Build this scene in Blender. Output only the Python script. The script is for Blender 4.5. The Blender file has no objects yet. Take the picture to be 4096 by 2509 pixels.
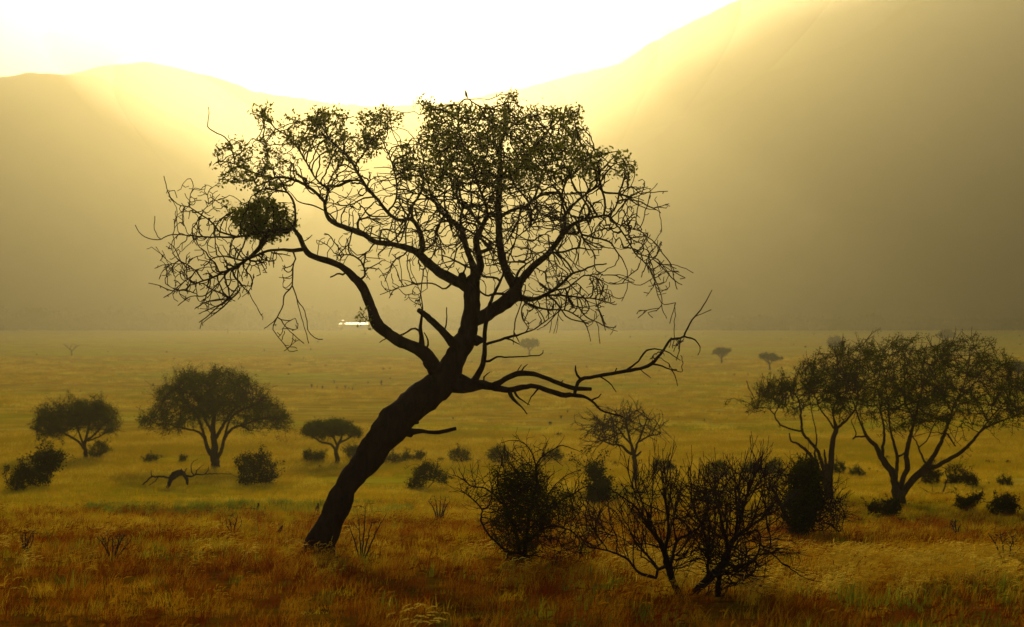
import bpy, bmesh, math, random
import numpy as np
from mathutils import Vector, noise as mnoise

# ------------------------------------------------------------------ camera, world, sun, exposure
scene = bpy.context.scene
FPX = 6652.0            # focal length in photo pixels (photo 4096 x 2509)
SUN_EL, SUN_AZ = math.radians(13.8), math.radians(-4.0)     # azimuth from +Y, towards +X

cam_data = bpy.data.cameras.new("camera")
cam = bpy.data.objects.new("camera", cam_data)
scene.collection.objects.link(cam)
cam.location = (0, 0, 0)
cam.rotation_euler = (math.radians(90), 0, 0)
cam_data.sensor_width = 36.0
cam_data.lens = 36.0 * FPX / 4096.0
cam_data.clip_start = 0.1
cam_data.clip_end = 30000
cam_data.dof.use_dof = True
cam_data.dof.focus_distance = 31.0
cam_data.dof.aperture_fstop = 1.9
scene.camera = cam

world = bpy.data.worlds.new("World")
scene.world = world
world.use_nodes = True
wn = world.node_tree
bg = wn.nodes["Background"]
sky = wn.nodes.new("ShaderNodeTexSky")
sky.sky_type = 'NISHITA'
sky.sun_disc = False
sky.sun_elevation = SUN_EL
sky.sun_rotation = SUN_AZ
sky.air_density = 0.5
sky.dust_density = 2.5
sky.ozone_density = 0.6
wn.links.new(sky.outputs[0], bg.inputs[0])
bg.inputs[1].default_value = 0.15

sun_data = bpy.data.lights.new("sun", 'SUN')
sun_data.energy = 5.0
sun_data.angle = math.radians(0.5)
sun_data.color = (1.0, 0.80, 0.46)
sun = bpy.data.objects.new("sun", sun_data)
scene.collection.objects.link(sun)
to_sun = Vector((math.sin(SUN_AZ) * math.cos(SUN_EL), math.cos(SUN_AZ) * math.cos(SUN_EL), math.sin(SUN_EL)))
sun.rotation_euler = (-to_sun).to_track_quat('-Z', 'Y').to_euler()

scene.view_settings.view_transform = 'Standard'
scene.view_settings.look = 'None'
scene.view_settings.gamma = 1.0
scene.view_settings.exposure = 0.50
scene.render.engine = 'CYCLES'
scene.cycles.use_denoising = True
scene.cycles.max_bounces = 8
scene.cycles.transparent_max_bounces = 8
scene.cycles.volume_bounces = 2
scene.cycles.sample_clamp_indirect = 4.0
scene.cycles.use_adaptive_sampling = False

# ------------------------------------------------------------------ helpers
rnd = random.Random(7)
nrng = np.random.default_rng(11)
COL = scene.collection

def P(px, py, d):
    return Vector((d * (px - 2048.0) / FPX, d, d * (1254.5 - py) / FPX))

GD = [-400, -60, 0, 10, 20, 32, 69, 100, 160, 250, 350, 480, 700, 1200, 1900, 2600, 9000]
GZ = [-3.0, -2.1, -1.9, -2.72, -3.77, -4.6, -7.75, -9.35, -11.2, -13.2, -14.8, -16.0, -17.0, -18.2, -19.3, -20, -24]
def gprof(y):
    return np.interp(y, GD, GZ)
def gz(x, y):
    """ground height"""
    b = 0.0
    for o in (-0.06, -0.03, 0, 0.03, 0.06):
        b += gprof(y + o * abs(y) + o * 60)
    b /= 5
    w = np.clip((np.asarray(y, float) - 8) / 40, 0.15, 1)
    u = 0.10 * np.sin(x * 0.31 + 1.3 * np.sin(y * 0.11)) * np.cos(y * 0.23 + 0.5) + 0.16 * np.sin(x * 0.07 + y * 0.05 + 2)
    return b + u * w
def gdist(px, py):
    """distance at which the photo ray through (px,py) meets the ground"""
    r = (py - 1254.5) / FPX
    lo, hi = 8.0, 2400.0
    for d in np.geomspace(lo, hi, 600):
        if -gz(d * (px - 2048) / FPX, d) / d <= r:
            return float(d)
    return hi
def ground_pt(px, py):
    d = gdist(px, py)
    x = d * (px - 2048) / FPX
    return Vector((x, d, float(gz(x, d))))

def mesh_obj(name, verts, faces, mat=None, parent=None, smooth=True):
    me = bpy.data.meshes.new(name)
    verts = np.asarray(verts, dtype=np.float32)
    me.vertices.add(len(verts)); me.vertices.foreach_set("co", verts.ravel())
    if isinstance(faces, np.ndarray):
        n, k = faces.shape
        me.loops.add(n * k); me.loops.foreach_set("vertex_index", faces.ravel().astype(np.int32))
        me.polygons.add(n)
        me.polygons.foreach_set("loop_start", np.arange(0, n * k, k, dtype=np.int32))
        me.polygons.foreach_set("loop_total", np.full(n, k, dtype=np.int32))
    else:
        lens = np.array([len(f) for f in faces], dtype=np.int32)
        flat = np.array([i for f in faces for i in f], dtype=np.int32)
        me.loops.add(len(flat)); me.loops.foreach_set("vertex_index", flat)
        me.polygons.add(len(lens))
        me.polygons.foreach_set("loop_start", np.concatenate([[0], np.cumsum(lens)[:-1]]).astype(np.int32))
        me.polygons.foreach_set("loop_total", lens)
    me.update(calc_edges=True)
    if smooth:
        me.polygons.foreach_set("use_smooth", np.ones(len(me.polygons), dtype=bool))
    o = bpy.data.objects.new(name, me)
    COL.objects.link(o)
    if mat: me.materials.append(mat)
    if parent: o.parent = parent
    return o

def tag(o, label=None, cat=None, group=None, kind=None):
    if label: o["label"] = label
    if cat: o["category"] = cat
    if group: o["group"] = group
    if kind: o["kind"] = kind
    return o

def empty(name, loc, rz=0.0):
    o = bpy.data.objects.new(name, None)
    COL.objects.link(o)
    o.location = loc; o.rotation_euler = (0, 0, rz)
    return o

def new_mat(name):
    m = bpy.data.materials.new(name); m.use_nodes = True
    return m, m.node_tree, m.node_tree.nodes["Principled BSDF"]

def N(nt, kind, **kw):
    n = nt.nodes.new(kind)
    for k, v in kw.items():
        if k in n.inputs: n.inputs[k].default_value = v
        else: setattr(n, k, v)
    return n

# ------------------------------------------------------------------ materials
def ramp(nt, fac, stops):
    r = nt.nodes.new("ShaderNodeValToRGB")
    el = r.color_ramp.elements
    while len(el) < len(stops): el.new(0.5)
    for e, (p, c) in zip(el, stops):
        e.position = p; e.color = (*c, 1)
    nt.links.new(fac, r.inputs[0])
    return r.outputs[0]
def mixc(nt, fac, a, b, mode='MIX'):
    m = nt.nodes.new("ShaderNodeMix"); m.data_type = 'RGBA'; m.blend_type = mode
    for s, v in ((m.inputs[0], fac), (m.inputs[6], a), (m.inputs[7], b)):
        if isinstance(v, (int, float)): s.default_value = v
        elif isinstance(v, tuple): s.default_value = (*v, 1)
        else: nt.links.new(v, s)
    return m.outputs[2]
def noise_tex(nt, vec, scale, detail=5, rough=0.55, dist=0.0):
    n = N(nt, "ShaderNodeTexNoise", Scale=scale, Detail=detail, Roughness=rough, Distortion=dist)
    nt.links.new(vec, n.inputs["Vector"])
    return n.outputs["Fac"]
def mapped(nt, scale=(1, 1, 1), loc=(0, 0, 0), obj=True):
    tc = nt.nodes.new("ShaderNodeTexCoord"); mp = nt.nodes.new("ShaderNodeMapping")
    mp.inputs["Scale"].default_value = scale; mp.inputs["Location"].default_value = loc
    nt.links.new(tc.outputs["Object"], mp.inputs["Vector"])
    return mp.outputs["Vector"]
def math_n(nt, op, a, b=None, c=None, clamp=False):
    m = nt.nodes.new("ShaderNodeMath"); m.operation = op; m.use_clamp = clamp
    for i, v in enumerate((a, b, c)):
        if v is None: continue
        if isinstance(v, (int, float)): m.inputs[i].default_value = v
        else: nt.links.new(v, m.inputs[i])
    return m.outputs[0]

def mat_ground():
    m, nt, b = new_mat("savanna_soil_and_straw")
    v = mapped(nt)
    n1 = noise_tex(nt, mapped(nt, (0.012, 0.018, 1)), 1.0, 6, 0.6, 0.6)     # large patches
    n2 = noise_tex(nt, mapped(nt, (0.10, 0.16, 1)), 1.0, 6, 0.65)
    n3 = noise_tex(nt, v, 2.2, 8, 0.7)
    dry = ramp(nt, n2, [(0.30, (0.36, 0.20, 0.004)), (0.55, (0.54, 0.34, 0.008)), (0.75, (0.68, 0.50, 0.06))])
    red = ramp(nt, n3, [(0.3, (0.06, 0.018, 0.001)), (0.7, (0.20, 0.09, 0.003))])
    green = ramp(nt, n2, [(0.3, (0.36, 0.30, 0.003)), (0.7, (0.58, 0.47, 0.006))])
    # green flushes: large noise
    gm = ramp(nt, n1, [(0.45, (0, 0, 0)), (0.60, (1, 1, 1))])
    c = mixc(nt, gm, dry, green)
    # nearer than ~60 m the soil is redder
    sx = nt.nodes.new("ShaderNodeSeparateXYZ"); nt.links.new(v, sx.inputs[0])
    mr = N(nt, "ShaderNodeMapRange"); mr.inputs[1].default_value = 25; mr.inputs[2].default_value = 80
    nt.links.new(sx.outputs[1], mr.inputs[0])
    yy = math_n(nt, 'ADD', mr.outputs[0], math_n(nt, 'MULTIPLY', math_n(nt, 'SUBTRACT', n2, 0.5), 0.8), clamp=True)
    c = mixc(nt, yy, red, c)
    n4 = noise_tex(nt, mapped(nt, (0.03, 0.22, 1)), 1.0, 7, 0.7, 0.4)      # wind-combed wisps
    pale = ramp(nt, n4, [(0.60, (0, 0, 0)), (0.70, (1, 1, 1))])
    c = mixc(nt, math_n(nt, 'MULTIPLY', pale, 0.5), c, (0.74, 0.58, 0.16))
    n5 = noise_tex(nt, mapped(nt, (0.35, 0.7, 1)), 1.0, 8, 0.75)
    dark = ramp(nt, n5, [(0.36, (1, 1, 1)), (0.47, (0, 0, 0))])
    c = mixc(nt, math_n(nt, 'MULTIPLY', dark, 0.55), c, (0.14, 0.09, 0.003))
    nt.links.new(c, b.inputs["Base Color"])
    b.inputs["Roughness"].default_value = 0.9
    b.inputs["Specular IOR Level"].default_value = 0.0
    bp = N(nt, "ShaderNodeBump", Strength=0.6, Distance=0.4)
    nt.links.new(noise_tex(nt, mapped(nt, (0.5, 0.9, 1)), 1.0, 8, 0.7), bp.inputs["Height"])
    nt.links.new(bp.outputs[0], b.inputs["Normal"])
    return m

def mat_hill():
    m, nt, b = new_mat("scrub_covered_hillside")
    n1 = noise_tex(nt, mapped(nt, (0.006, 0.006, 0.006)), 1.0, 8, 0.65)
    c = ramp(nt, n1, [(0.35, (0.025, 0.027, 0.006)), (0.6, (0.07, 0.06, 0.016)), (0.75, (0.12, 0.10, 0.03))])
    nt.links.new(c, b.inputs["Base Color"]); b.inputs["Roughness"].default_value = 0.95
    b.inputs["Specular IOR Level"].default_value = 0.0
    return m

# ------------------------------------------------------------------ ground sheet
def build_ground():
    ys = np.concatenate([np.linspace(-300, 0, 8)[:-1], np.linspace(0, 130, 200)[:-1], np.geomspace(130, 9000, 150)])
    u = np.linspace(-1, 1, 181)
    verts = []
    for y in ys:
        half = 45 + abs(y) * 0.9 + (500 if y < 0 else 0)
        x = half * (0.6 * u + 0.4 * u ** 3)
        verts.append(np.stack([x, np.full_like(x, y), gz(x, y)], 1))
    V = np.concatenate(verts); nx = len(u)
    i = np.arange(len(ys) - 1)[:, None] * nx + np.arange(nx - 1)[None]
    F = np.stack([i, i + 1, i + 1 + nx, i + nx], -1).reshape(-1, 4)
    o = mesh_obj("ground", V, F, mat_ground())
    tag(o, kind="structure")
build_ground()

# ------------------------------------------------------------------ hills
def fbm2(x, y, s, oc=5):
    return mnoise.fractal(Vector((x * s, y * s, 3.7)), 0.9, 2.1, oc)
def hill(name, ridge, d_foot, d_ridge, d_back, px0, px1, seed, rough, mat):
    pxs = np.linspace(px0, px1, 260)
    rp = np.interp(pxs, [p[0] for p in ridge], [p[1] for p in ridge])
    # round the traced crest a little
    k = np.hanning(9); k /= k.sum()
    rp = np.convolve(np.pad(rp, 4, 'edge'), k, 'valid')
    ts = np.concatenate([np.linspace(0, 1, 60), np.linspace(1, 2, 14)[1:]])
    V = []
    for px, ry in zip(pxs, rp):
        az = (px - 2048) / FPX
        zr = d_ridge * (1254.5 - ry) / FPX
        for t in ts:
            if t <= 1:
                d = d_foot + (d_ridge - d_foot) * t
                base = float(gprof(d)) - 1
                s = t ** 1.25
                z = base + (zr - base) * s
            else:
                d = d_ridge + (d_back - d_ridge) * (t - 1)
                z = zr * (1 - (t - 1)) ** 1.0 - 30 * (t - 1)
            amp = rough * max(zr, 20) * math.sin(math.pi * min(t, 1.0) ** 0.7) if t < 1 else 0
            x = d * az
            z += amp * fbm2(x + seed * 991, d, 1 / 420.0)
            if t > 0.9: z += 4.5 * fbm2(x * 1.0 + seed, d, 1 / 26.0, 4)
            V.append((x, d, z))
    nt_ = len(ts)
    i = np.arange(len(pxs) - 1)[:, None] * nt_ + np.arange(nt_ - 1)[None]
    F = np.stack([i, i + nt_, i + nt_ + 1, i + 1], -1).reshape(-1, 4)
    o = mesh_obj(name, V, F, mat)
    tag(o, kind="structure")
MH = mat_hill()
hill("hill", [(-2500, 520), (-1200, 420), (-400, 330), (0, 308), (97, 291), (292, 296), (420, 320), (600, 420), (850, 540), (1100, 700), (1400, 900), (1700, 1100), (1900, 1235)],
     2320, 2800, 3700, -2500, 1900, 1, 0.10, MH)
hill("hill", [(1500, 1235), (1750, 1080), (2000, 800), (2150, 560), (2300, 380), (2600, 170), (2900, 20), (3300, -90), (4100, -150), (5200, -160), (6600, -100)],
     2320, 3500, 4600, 1500, 6600, 2, 0.10, MH)
hill("hill", [(-1500, 500), (0, 380), (300, 290), (487, 252), (650, 257), (844, 304), (1039, 370), (1234, 400), (1500, 430), (1800, 410), (2100, 350), (2500, 250), (3000, 150), (4500, 0)],
     3000, 4200, 5400, -1500, 4500, 3, 0.06, MH)

# ------------------------------------------------------------------ plant materials
def mat_bark(name, c0, c1):
    m, nt, b = new_mat(name)
    n1 = noise_tex(nt, mapped(nt, (9, 9, 2.5)), 1.0, 8, 0.7, 0.8)
    nt.links.new(ramp(nt, n1, [(0.3, c0), (0.7, c1)]), b.inputs["Base Color"])
    b.inputs["Roughness"].default_value = 0.9
    b.inputs["Specular IOR Level"].default_value = 0.05
    bp = N(nt, "ShaderNodeBump", Strength=0.9, Distance=0.04)
    nt.links.new(n1, bp.inputs["Height"]); nt.links.new(bp.outputs[0], b.inputs["Normal"])
    return m
def mat_leaf(name, c0, c1, trans=0.5, tint=(1.3, 1.25, 0.6)):
    """thin leaf: diffuse + light coming through from behind"""
    m = bpy.data.materials.new(name); m.use_nodes = True
    nt = m.node_tree; nt.nodes.clear()
    out = nt.nodes.new("ShaderNodeOutputMaterial")
    n1 = noise_tex(nt, mapped(nt), 1.7, 4, 0.7)
    c = ramp(nt, n1, [(0.35, c0), (0.65, c1)])
    d = nt.nodes.new("ShaderNodeBsdfDiffuse"); t = nt.nodes.new("ShaderNodeBsdfTranslucent")
    nt.links.new(c, d.inputs[0]); nt.links.new(mixc(nt, 1.0, c, tint, 'MULTIPLY'), t.inputs[0])
    mx = nt.nodes.new("ShaderNodeMixShader"); mx.inputs[0].default_value = trans
    nt.links.new(d.outputs[0], mx.inputs[1]); nt.links.new(t.outputs[0], mx.inputs[2])
    nt.links.new(mx.outputs[0], out.inputs[0])
    return m
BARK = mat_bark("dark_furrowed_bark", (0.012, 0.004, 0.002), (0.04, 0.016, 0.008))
BARK2 = mat_bark("acacia_bark", (0.03, 0.015, 0.004), (0.07, 0.035, 0.010))
DEADW = mat_bark("weathered_dead_wood", (0.025, 0.013, 0.006), (0.07, 0.04, 0.018))
LEAF = mat_leaf("young_green_leaf", (0.070, 0.082, 0.003), (0.17, 0.17, 0.006), 0.5)
LEAF2 = mat_leaf("acacia_leaf", (0.026, 0.031, 0.001), (0.066, 0.068, 0.002), 0.45)
LEAF3 = mat_leaf("haze_paled_bush_leaf", (0.040, 0.044, 0.002), (0.095, 0.092, 0.004), 0.45)  # haze put into the leaf colour: a paler leaf for the far bushes
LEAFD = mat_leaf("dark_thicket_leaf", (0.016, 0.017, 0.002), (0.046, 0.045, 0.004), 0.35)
FEATH = mat_bark("dark_feathers", (0.02, 0.015, 0.01), (0.05, 0.035, 0.02))

# ------------------------------------------------------------------ photo frames -> photo pixels
S = 4096 / 2463.0
FR = {'D': (0, 0, 1 / S), 'A': (500, 300, 1.2575), 'B': (1500, 300, 1.2575), 'C': (1100, 1100, 1.2578),
      'R': (2800, 1100, 1.372), 'Q': (3300, 1700, 3.095), 'L': (0, 1700, 2.0533), 'K': (1700, 1600, 1.4494),
      'V': (1500, 1700, 2.7378)}
def fx(frame, pts):
    ox, oy, s = FR[frame]
    return [(ox + p[0] / s, oy + p[1] / s, (p[2] / s if len(p) > 2 else None)) for p in pts]

def catmull(P_, n):
    P_ = np.asarray(P_, float)
    if len(P_) < 3:
        t = np.linspace(0, 1, n)[:, None]
        return P_[0] * (1 - t) + P_[-1] * t
    Q = np.vstack([2 * P_[0] - P_[1], P_, 2 * P_[-1] - P_[-2]])
    seg = np.linalg.norm(np.diff(P_[:, :3], axis=0), axis=1); cum = np.concatenate([[0], np.cumsum(seg)])
    s = np.linspace(0, cum[-1], n); out = []
    for v in s:
        i = min(int(np.searchsorted(cum, v, 'right')) - 1, len(seg) - 1)
        t = (v - cum[i]) / max(seg[i], 1e-9)
        p0, p1, p2, p3 = Q[i], Q[i + 1], Q[i + 2], Q[i + 3]
        out.append(0.5 * ((2 * p1) + (-p0 + p2) * t + (2 * p0 - 5 * p1 + 4 * p2 - p3) * t * t + (-p0 + 3 * p1 - 3 * p2 + p3) * t ** 3))
    return np.array(out)

class Plant:
    """skeleton graph in world space; limbs traced from the photo, twigs grown by space colonisation"""
    def __init__(self, D, step, seed=1):
        self.D, self.step = D, step
        self.pos, self.par, self.rad, self.own, self.dirn = [], [], [], [], []
        self.rng = np.random.default_rng(seed)
        self.nlimb = 0
    def limb(self, frame, pts, dy=0.0, join=True, own=None, wob=0.35, dy0=0.0):
        px = fx(frame, pts)
        first = Vector(px[0][:2])
        if join and self.pos:
            A = np.array(self.pos); sx = 2048 + FPX * A[:, 0] / A[:, 1]; sy = 1254.5 - FPX * A[:, 2] / A[:, 1]
            j = int(np.argmin((sx - px[0][0]) ** 2 + (sy - px[0][1]) ** 2))
            d0 = A[j, 1]
        else:
            j, d0 = -1, self.D + dy0
        w = [p[2] for p in px]
        for i in range(len(w)):
            if w[i] is None: w[i] = w[i - 1] * 0.8 if i and w[i - 1] else 5 * S
        n = len(px); W = []
        for i, p in enumerate(px):
            t = i / (n - 1)
            d = d0 + (dy if join and self.pos else dy) * t
            v = P(p[0], p[1], d)
            W.append((v.x, v.y, v.z, w[i] / FPX * d / 2))
        W = np.array(W)
        L = np.linalg.norm(np.diff(W[:, :3], axis=0), axis=1).sum()
        m = max(3, int(L / self.step) + 1)
        C_ = catmull(W, m)
        k = own if own is not None else self.nlimb
        self.nlimb = max(self.nlimb, k) + 1 if own is None else self.nlimb
        prev = j
        for i in range(0 if j < 0 else 1, m):
            p = C_[i, :3] + self.rng.normal(0, self.step * 0.12 * wob, 3)
            if j >= 0 and i == 0: continue
            self.pos.append(tuple(p)); self.par.append(prev); self.rad.append(max(float(C_[i, 3]), 0.001)); self.own.append(k)
            prev = len(self.pos) - 1
        return k
    def attract(self, frame, poly, n, half, dc=0.0):
        """n points inside a traced outline, spread over +-half metres of depth"""
        poly = [(p[0], p[1]) for p in fx(frame, poly)]
        xs = [p[0] for p in poly]; ys = [p[1] for p in poly]
        cx, cy = np.mean(xs), np.mean(ys); out = []
        while len(out) < n:
            x, y = self.rng.uniform(min(xs), max(xs)), self.rng.uniform(min(ys), max(ys))
            if not inside(x, y, poly): continue
            e = min(1.0, edge_dist(x, y, poly) / (0.25 * min(max(xs) - min(xs), max(ys) - min(ys)) + 1e-6))
            d = self.D + dc + half * (0.35 + 0.65 * math.sqrt(e)) * self.rng.uniform(-1, 1)
            out.append(tuple(P(x, y, d)))
        return np.array(out)
    def grow(self, A, infl, kill, iters=60, wander=0.35, grav=0.0, own=-1, momentum=0.35, source=None):
        step = self.step
        pos = [np.array(p) for p in self.pos]
        P0 = np.array(pos); par = list(self.par)
        dirs = np.zeros((len(P0), 3))
        for i, q in enumerate(par):
            if q >= 0:
                v = P0[i] - P0[q]; dirs[i] = v / (np.linalg.norm(v) + 1e-9)
        near = np.full(len(A), -1); nd = np.full(len(A), 1e9)
        src = np.arange(len(P0)) if source is None else np.array([i for i in range(len(P0)) if self.own[i] in source])
        CH = 400
        for a in range(0, len(A), CH):
            d = np.linalg.norm(A[a:a + CH, None] - P0[None, src], axis=2)
            k = d.argmin(1); near[a:a + CH] = src[k]; nd[a:a + CH] = d[np.arange(len(k)), k]
        allp = P0; nch = {}
        for it in range(iters):
            act = (nd < infl) & (nd > kill)
            if not act.any(): break
            ids = near[act]
            u, inv = np.unique(ids, return_inverse=True)
            v = A[act] - allp[ids]; v /= np.linalg.norm(v, axis=1)[:, None] + 1e-9
            sm = np.zeros((len(u), 3)); np.add.at(sm, inv, v)
            sm /= np.linalg.norm(sm, axis=1)[:, None] + 1e-9
            sm += momentum * dirs[u] + self.rng.normal(0, wander, sm.shape); sm[:, 2] -= grav
            sm /= np.linalg.norm(sm, axis=1)[:, None] + 1e-9
            newp = allp[u] + sm * step
            ok = np.array([nch.get(int(q), 0) < 3 for q in u])
            if not ok.any(): break
            stuck = u[~ok]
            if len(stuck): nd[act & np.isin(near, stuck)] = 0
            newp, pu, sd = newp[ok], u[ok], sm[ok]
            base = len(allp)
            for q in pu: nch[int(q)] = nch.get(int(q), 0) + 1
            allp = np.vstack([allp, newp]); dirs = np.vstack([dirs, sd])
            par += [int(q) for q in pu]
            live = np.where(nd > kill)[0]
            for a in range(0, len(live), CH):
                L_ = live[a:a + CH]
                d = np.linalg.norm(A[L_, None] - newp[None], axis=2)
                k = d.argmin(1); dm = d[np.arange(len(k)), k]
                b = dm < nd[L_]
                near[L_[b]] = base + k[b]; nd[L_[b]] = dm[b]
        n0 = len(self.pos)
        for i in range(n0, len(allp)):
            self.pos.append(tuple(allp[i])); self.par.append(par[i]); self.rad.append(None); self.own.append(own)
    def spurs(self, n, length, tip, own=-1, sel=None, up=0.3):
        """short side twigs"""
        cand = [i for i in range(len(self.pos)) if (sel is None or sel(i)) and self.par[i] >= 0]
        for _ in range(n):
            i = int(self.rng.choice(cand)); p = np.array(self.pos[i])
            v = self.rng.normal(0, 1, 3); v[2] += up; v /= np.linalg.norm(v)
            prev = i
            for s in range(int(self.rng.integers(1, 4))):
                v += self.rng.normal(0, 0.35, 3); v /= np.linalg.norm(v)
                p = p + v * length / 2
                self.pos.append(tuple(p)); self.par.append(prev); self.rad.append(None); self.own.append(own); prev = len(self.pos) - 1
    def fork(self, frame, poly, n, length, own=-1, sources=None, spread=35, wob=0.10, up=0.35, bias=(0, 0, 0), pf=0.16, gens=3, step=None, lo=0.0, cap=9000, curve=0.04, sub=0.65, fang=(18, 42)):
        """forking shoots that start along the existing skeleton and stop at a traced outline"""
        poly = [(p[0], p[1]) for p in fx(frame, poly)] if poly else None
        step = step or self.step
        N0 = len(self.pos); rng = self.rng
        depth = np.zeros(N0); 
        for i in range(N0): depth[i] = 0 if self.par[i] < 0 else depth[self.par[i]] + 1
        last = {}
        for i in range(N0): last[self.own[i]] = max(last.get(self.own[i], 0), depth[i])
        cand = [i for i in range(N0) if self.par[i] >= 0 and (sources is None or self.own[i] in sources) and (self.own[i] == -1 or depth[i] > lo * last[self.own[i]])]
        made = []
        if not cand: return made
        bias = Vector(bias) + Vector((0, 0, up))
        q = []
        for _ in range(n):
            i = int(rng.choice(cand)); t = (Vector(self.pos[i]) - Vector(self.pos[self.par[i]])).normalized()
            ax = Vector(rng.normal(0, 1, 3)).cross(t).normalized(); a = math.radians(rng.uniform(0.5, 1.5) * spread)
            d = (t * math.cos(a) + ax * math.sin(a) + bias).normalized()
            q.append((i, d, length * rng.uniform(0.5, 1.2), 0))
        while q and len(made) < cap:
            i, d, rem, g = q.pop(0)
            p = Vector(self.pos[i]); prev = i; slack = int(rng.integers(0, 6))
            if poly and g == 0 and not inside(2048 + FPX * p.x / p.y, 1254.5 - FPX * p.z / p.y, poly): continue
            while rem > 0:
                d = (d + Vector(rng.normal(0, wob, 3)) + bias * curve).normalized()
                p = p + d * step; rem -= step
                if poly:
                    sx, sy = 2048 + FPX * p.x / p.y, 1254.5 - FPX * p.z / p.y
                    if not inside(sx, sy, poly):
                        slack -= 1
                        if slack < 0: break
                self.pos.append(tuple(p)); self.par.append(prev); self.rad.append(None); self.own.append(own)
                prev = len(self.pos) - 1; made.append(prev)
                if g < gens and rng.random() < pf:
                    ax = Vector(rng.normal(0, 1, 3)).cross(d).normalized(); a = math.radians(rng.uniform(*fang))
                    q.append((prev, (d * math.cos(a) + ax * math.sin(a)).normalized(), rem * sub + step * 2, g + 1))
        return made
    def radii(self, tip, expo=2.3, cap=None):
        n = len(self.pos); acc = np.zeros(n); r = np.zeros(n)
        for i in range(n - 1, -1, -1):
            g = max(acc[i] ** (1 / expo) if acc[i] > 0 else 0, tip)
            if self.rad[i] is not None: r[i] = max(self.rad[i], tip)
            else: r[i] = g if cap is None else min(g, cap)
            if self.par[i] >= 0: acc[self.par[i]] += g ** expo
        for i in range(n):      # a twig is never thicker than what carries it
            q = self.par[i]
            if q >= 0 and self.rad[i] is None: r[i] = min(r[i], r[q] * 0.92 if self.rad[q] is not None else r[q])
        self.r = r
        self.nchild = np.zeros(n, int)
        for q in self.par:
            if q >= 0: self.nchild[q] += 1
    def mesh(self, name, owners, mat, parent, sides=5, rough=0.0):
        V, F = [], []
        ring = {}; fr = {}
        ch = {}
        for i, q in enumerate(self.par):
            if q >= 0: ch.setdefault(q, []).append(i)
        main = {q: max(c, key=lambda k: (self.own[k] == self.own[q], self.r[k])) for q, c in ch.items()}
        owners = set(owners)
        P_ = [Vector(p) for p in self.pos]
        def mk(i, pos, t, nref, r):
            n = nref - t * nref.dot(t)
            if n.length < 1e-4:
                n = t.orthogonal()
            n.normalize(); b = t.cross(n); k0 = len(V)
            for s in range(sides):
                a = 2 * math.pi * s / sides
                d = n * math.cos(a) + b * math.sin(a)
                rr = r
                if rough:
                    rr *= 1 + rough * mnoise.noise(Vector((pos + d * r) * 3.2)) + rough * 0.7 * mnoise.noise(Vector((pos + d * r) * 9.0))
                V.append(tuple(pos + d * rr))
            return k0, n
        order = range(len(P_))
        for i in order:
            if self.own[i] not in owners: continue
            q = self.par[i]
            if q < 0:
                t = (P_[main[i]] - P_[i]).normalized() if i in main else Vector((0, 0, 1))
                k0, n = mk(i, P_[i], t, Vector((1, 0, 0)), self.r[i]); ring[i] = k0; fr[i] = n
                F.append([k0 + s for s in range(sides - 1, -1, -1)])
                continue
            t = P_[i] - P_[q]
            if i in main: t = t.normalized() + (P_[main[i]] - P_[i]).normalized()
            if t.length < 1e-6: t = Vector((0, 0, 1))
            t.normalize()
            if q in ring and main.get(q) == i: kp, nref = ring[q], fr[q]
            else:
                td = (P_[i] - P_[q]); td = td.normalized() if td.length > 1e-6 else t
                kp, nref = mk(q, P_[q], td, fr.get(q, Vector((1, 0.1, 0))), min(self.r[q], self.r[i] * 1.15))
                if self.own[q] not in owners: F.append([kp + s for s in range(sides - 1, -1, -1)])
            k0, n = mk(i, P_[i], t, nref, self.r[i]); ring[i] = k0; fr[i] = n
            for s in range(sides):
                s2 = (s + 1) % sides
                F.append([kp + s, kp + s2, k0 + s2, k0 + s])
            if i not in main: F.append([k0 + s for s in range(sides)])
        if not F: return None
        o = mesh_obj(name, np.array(V), F, mat, parent)
        if parent: o.matrix_parent_inverse = parent_inv(parent)
        return o

def parent_inv(p):
    from mathutils import Matrix
    return (Matrix.Translation(p.location) @ Matrix.Rotation(p.rotation_euler.z, 4, 'Z')).inverted()
def inside(x, y, poly):
    c = False; j = len(poly) - 1
    for i in range(len(poly)):
        xi, yi = poly[i]; xj, yj = poly[j]
        if (yi > y) != (yj > y) and x < (xj - xi) * (y - yi) / (yj - yi) + xi: c = not c
        j = i
    return c
def edge_dist(x, y, poly):
    best = 1e9; n = len(poly)
    for i in range(n):
        ax, ay = poly[i]; bx, by = poly[(i + 1) % n]
        dx, dy = bx - ax, by - ay
        t = max(0, min(1, ((x - ax) * dx + (y - ay) * dy) / (dx * dx + dy * dy + 1e-9)))
        best = min(best, math.hypot(x - ax - t * dx, y - ay - t * dy))
    return best

def leaves(name, pts, per, spread, size, mat, parent, rng, aspect=0.55, droop=0.3):
    """small pointed leaf faces scattered round each point"""
    pts = np.asarray(pts); n = len(pts) * per
    c = np.repeat(pts, per, 0) + rng.normal(0, spread, (n, 3))
    a = rng.normal(0, 1, (n, 3)); a[:, 2] -= droop; a /= np.linalg.norm(a, axis=1)[:, None]
    b = np.cross(a, rng.normal(0, 1, (n, 3))); b /= np.linalg.norm(b, axis=1)[:, None] + 1e-9
    nn = np.cross(a, b)
    s = size * rng.uniform(0.6, 1.4, (n, 1))
    V = np.stack([c - a * s * .5, c + b * s * aspect * .5 + nn * s * .08, c + a * s * .5, c - b * s * aspect * .5 + nn * s * .08], 1).reshape(-1, 3)
    F = np.arange(n * 4).reshape(-1, 4)
    o = mesh_obj(name, V, F, mat, parent, smooth=False)
    if parent: o.matrix_parent_inverse = parent_inv(parent)
    return o

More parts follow.
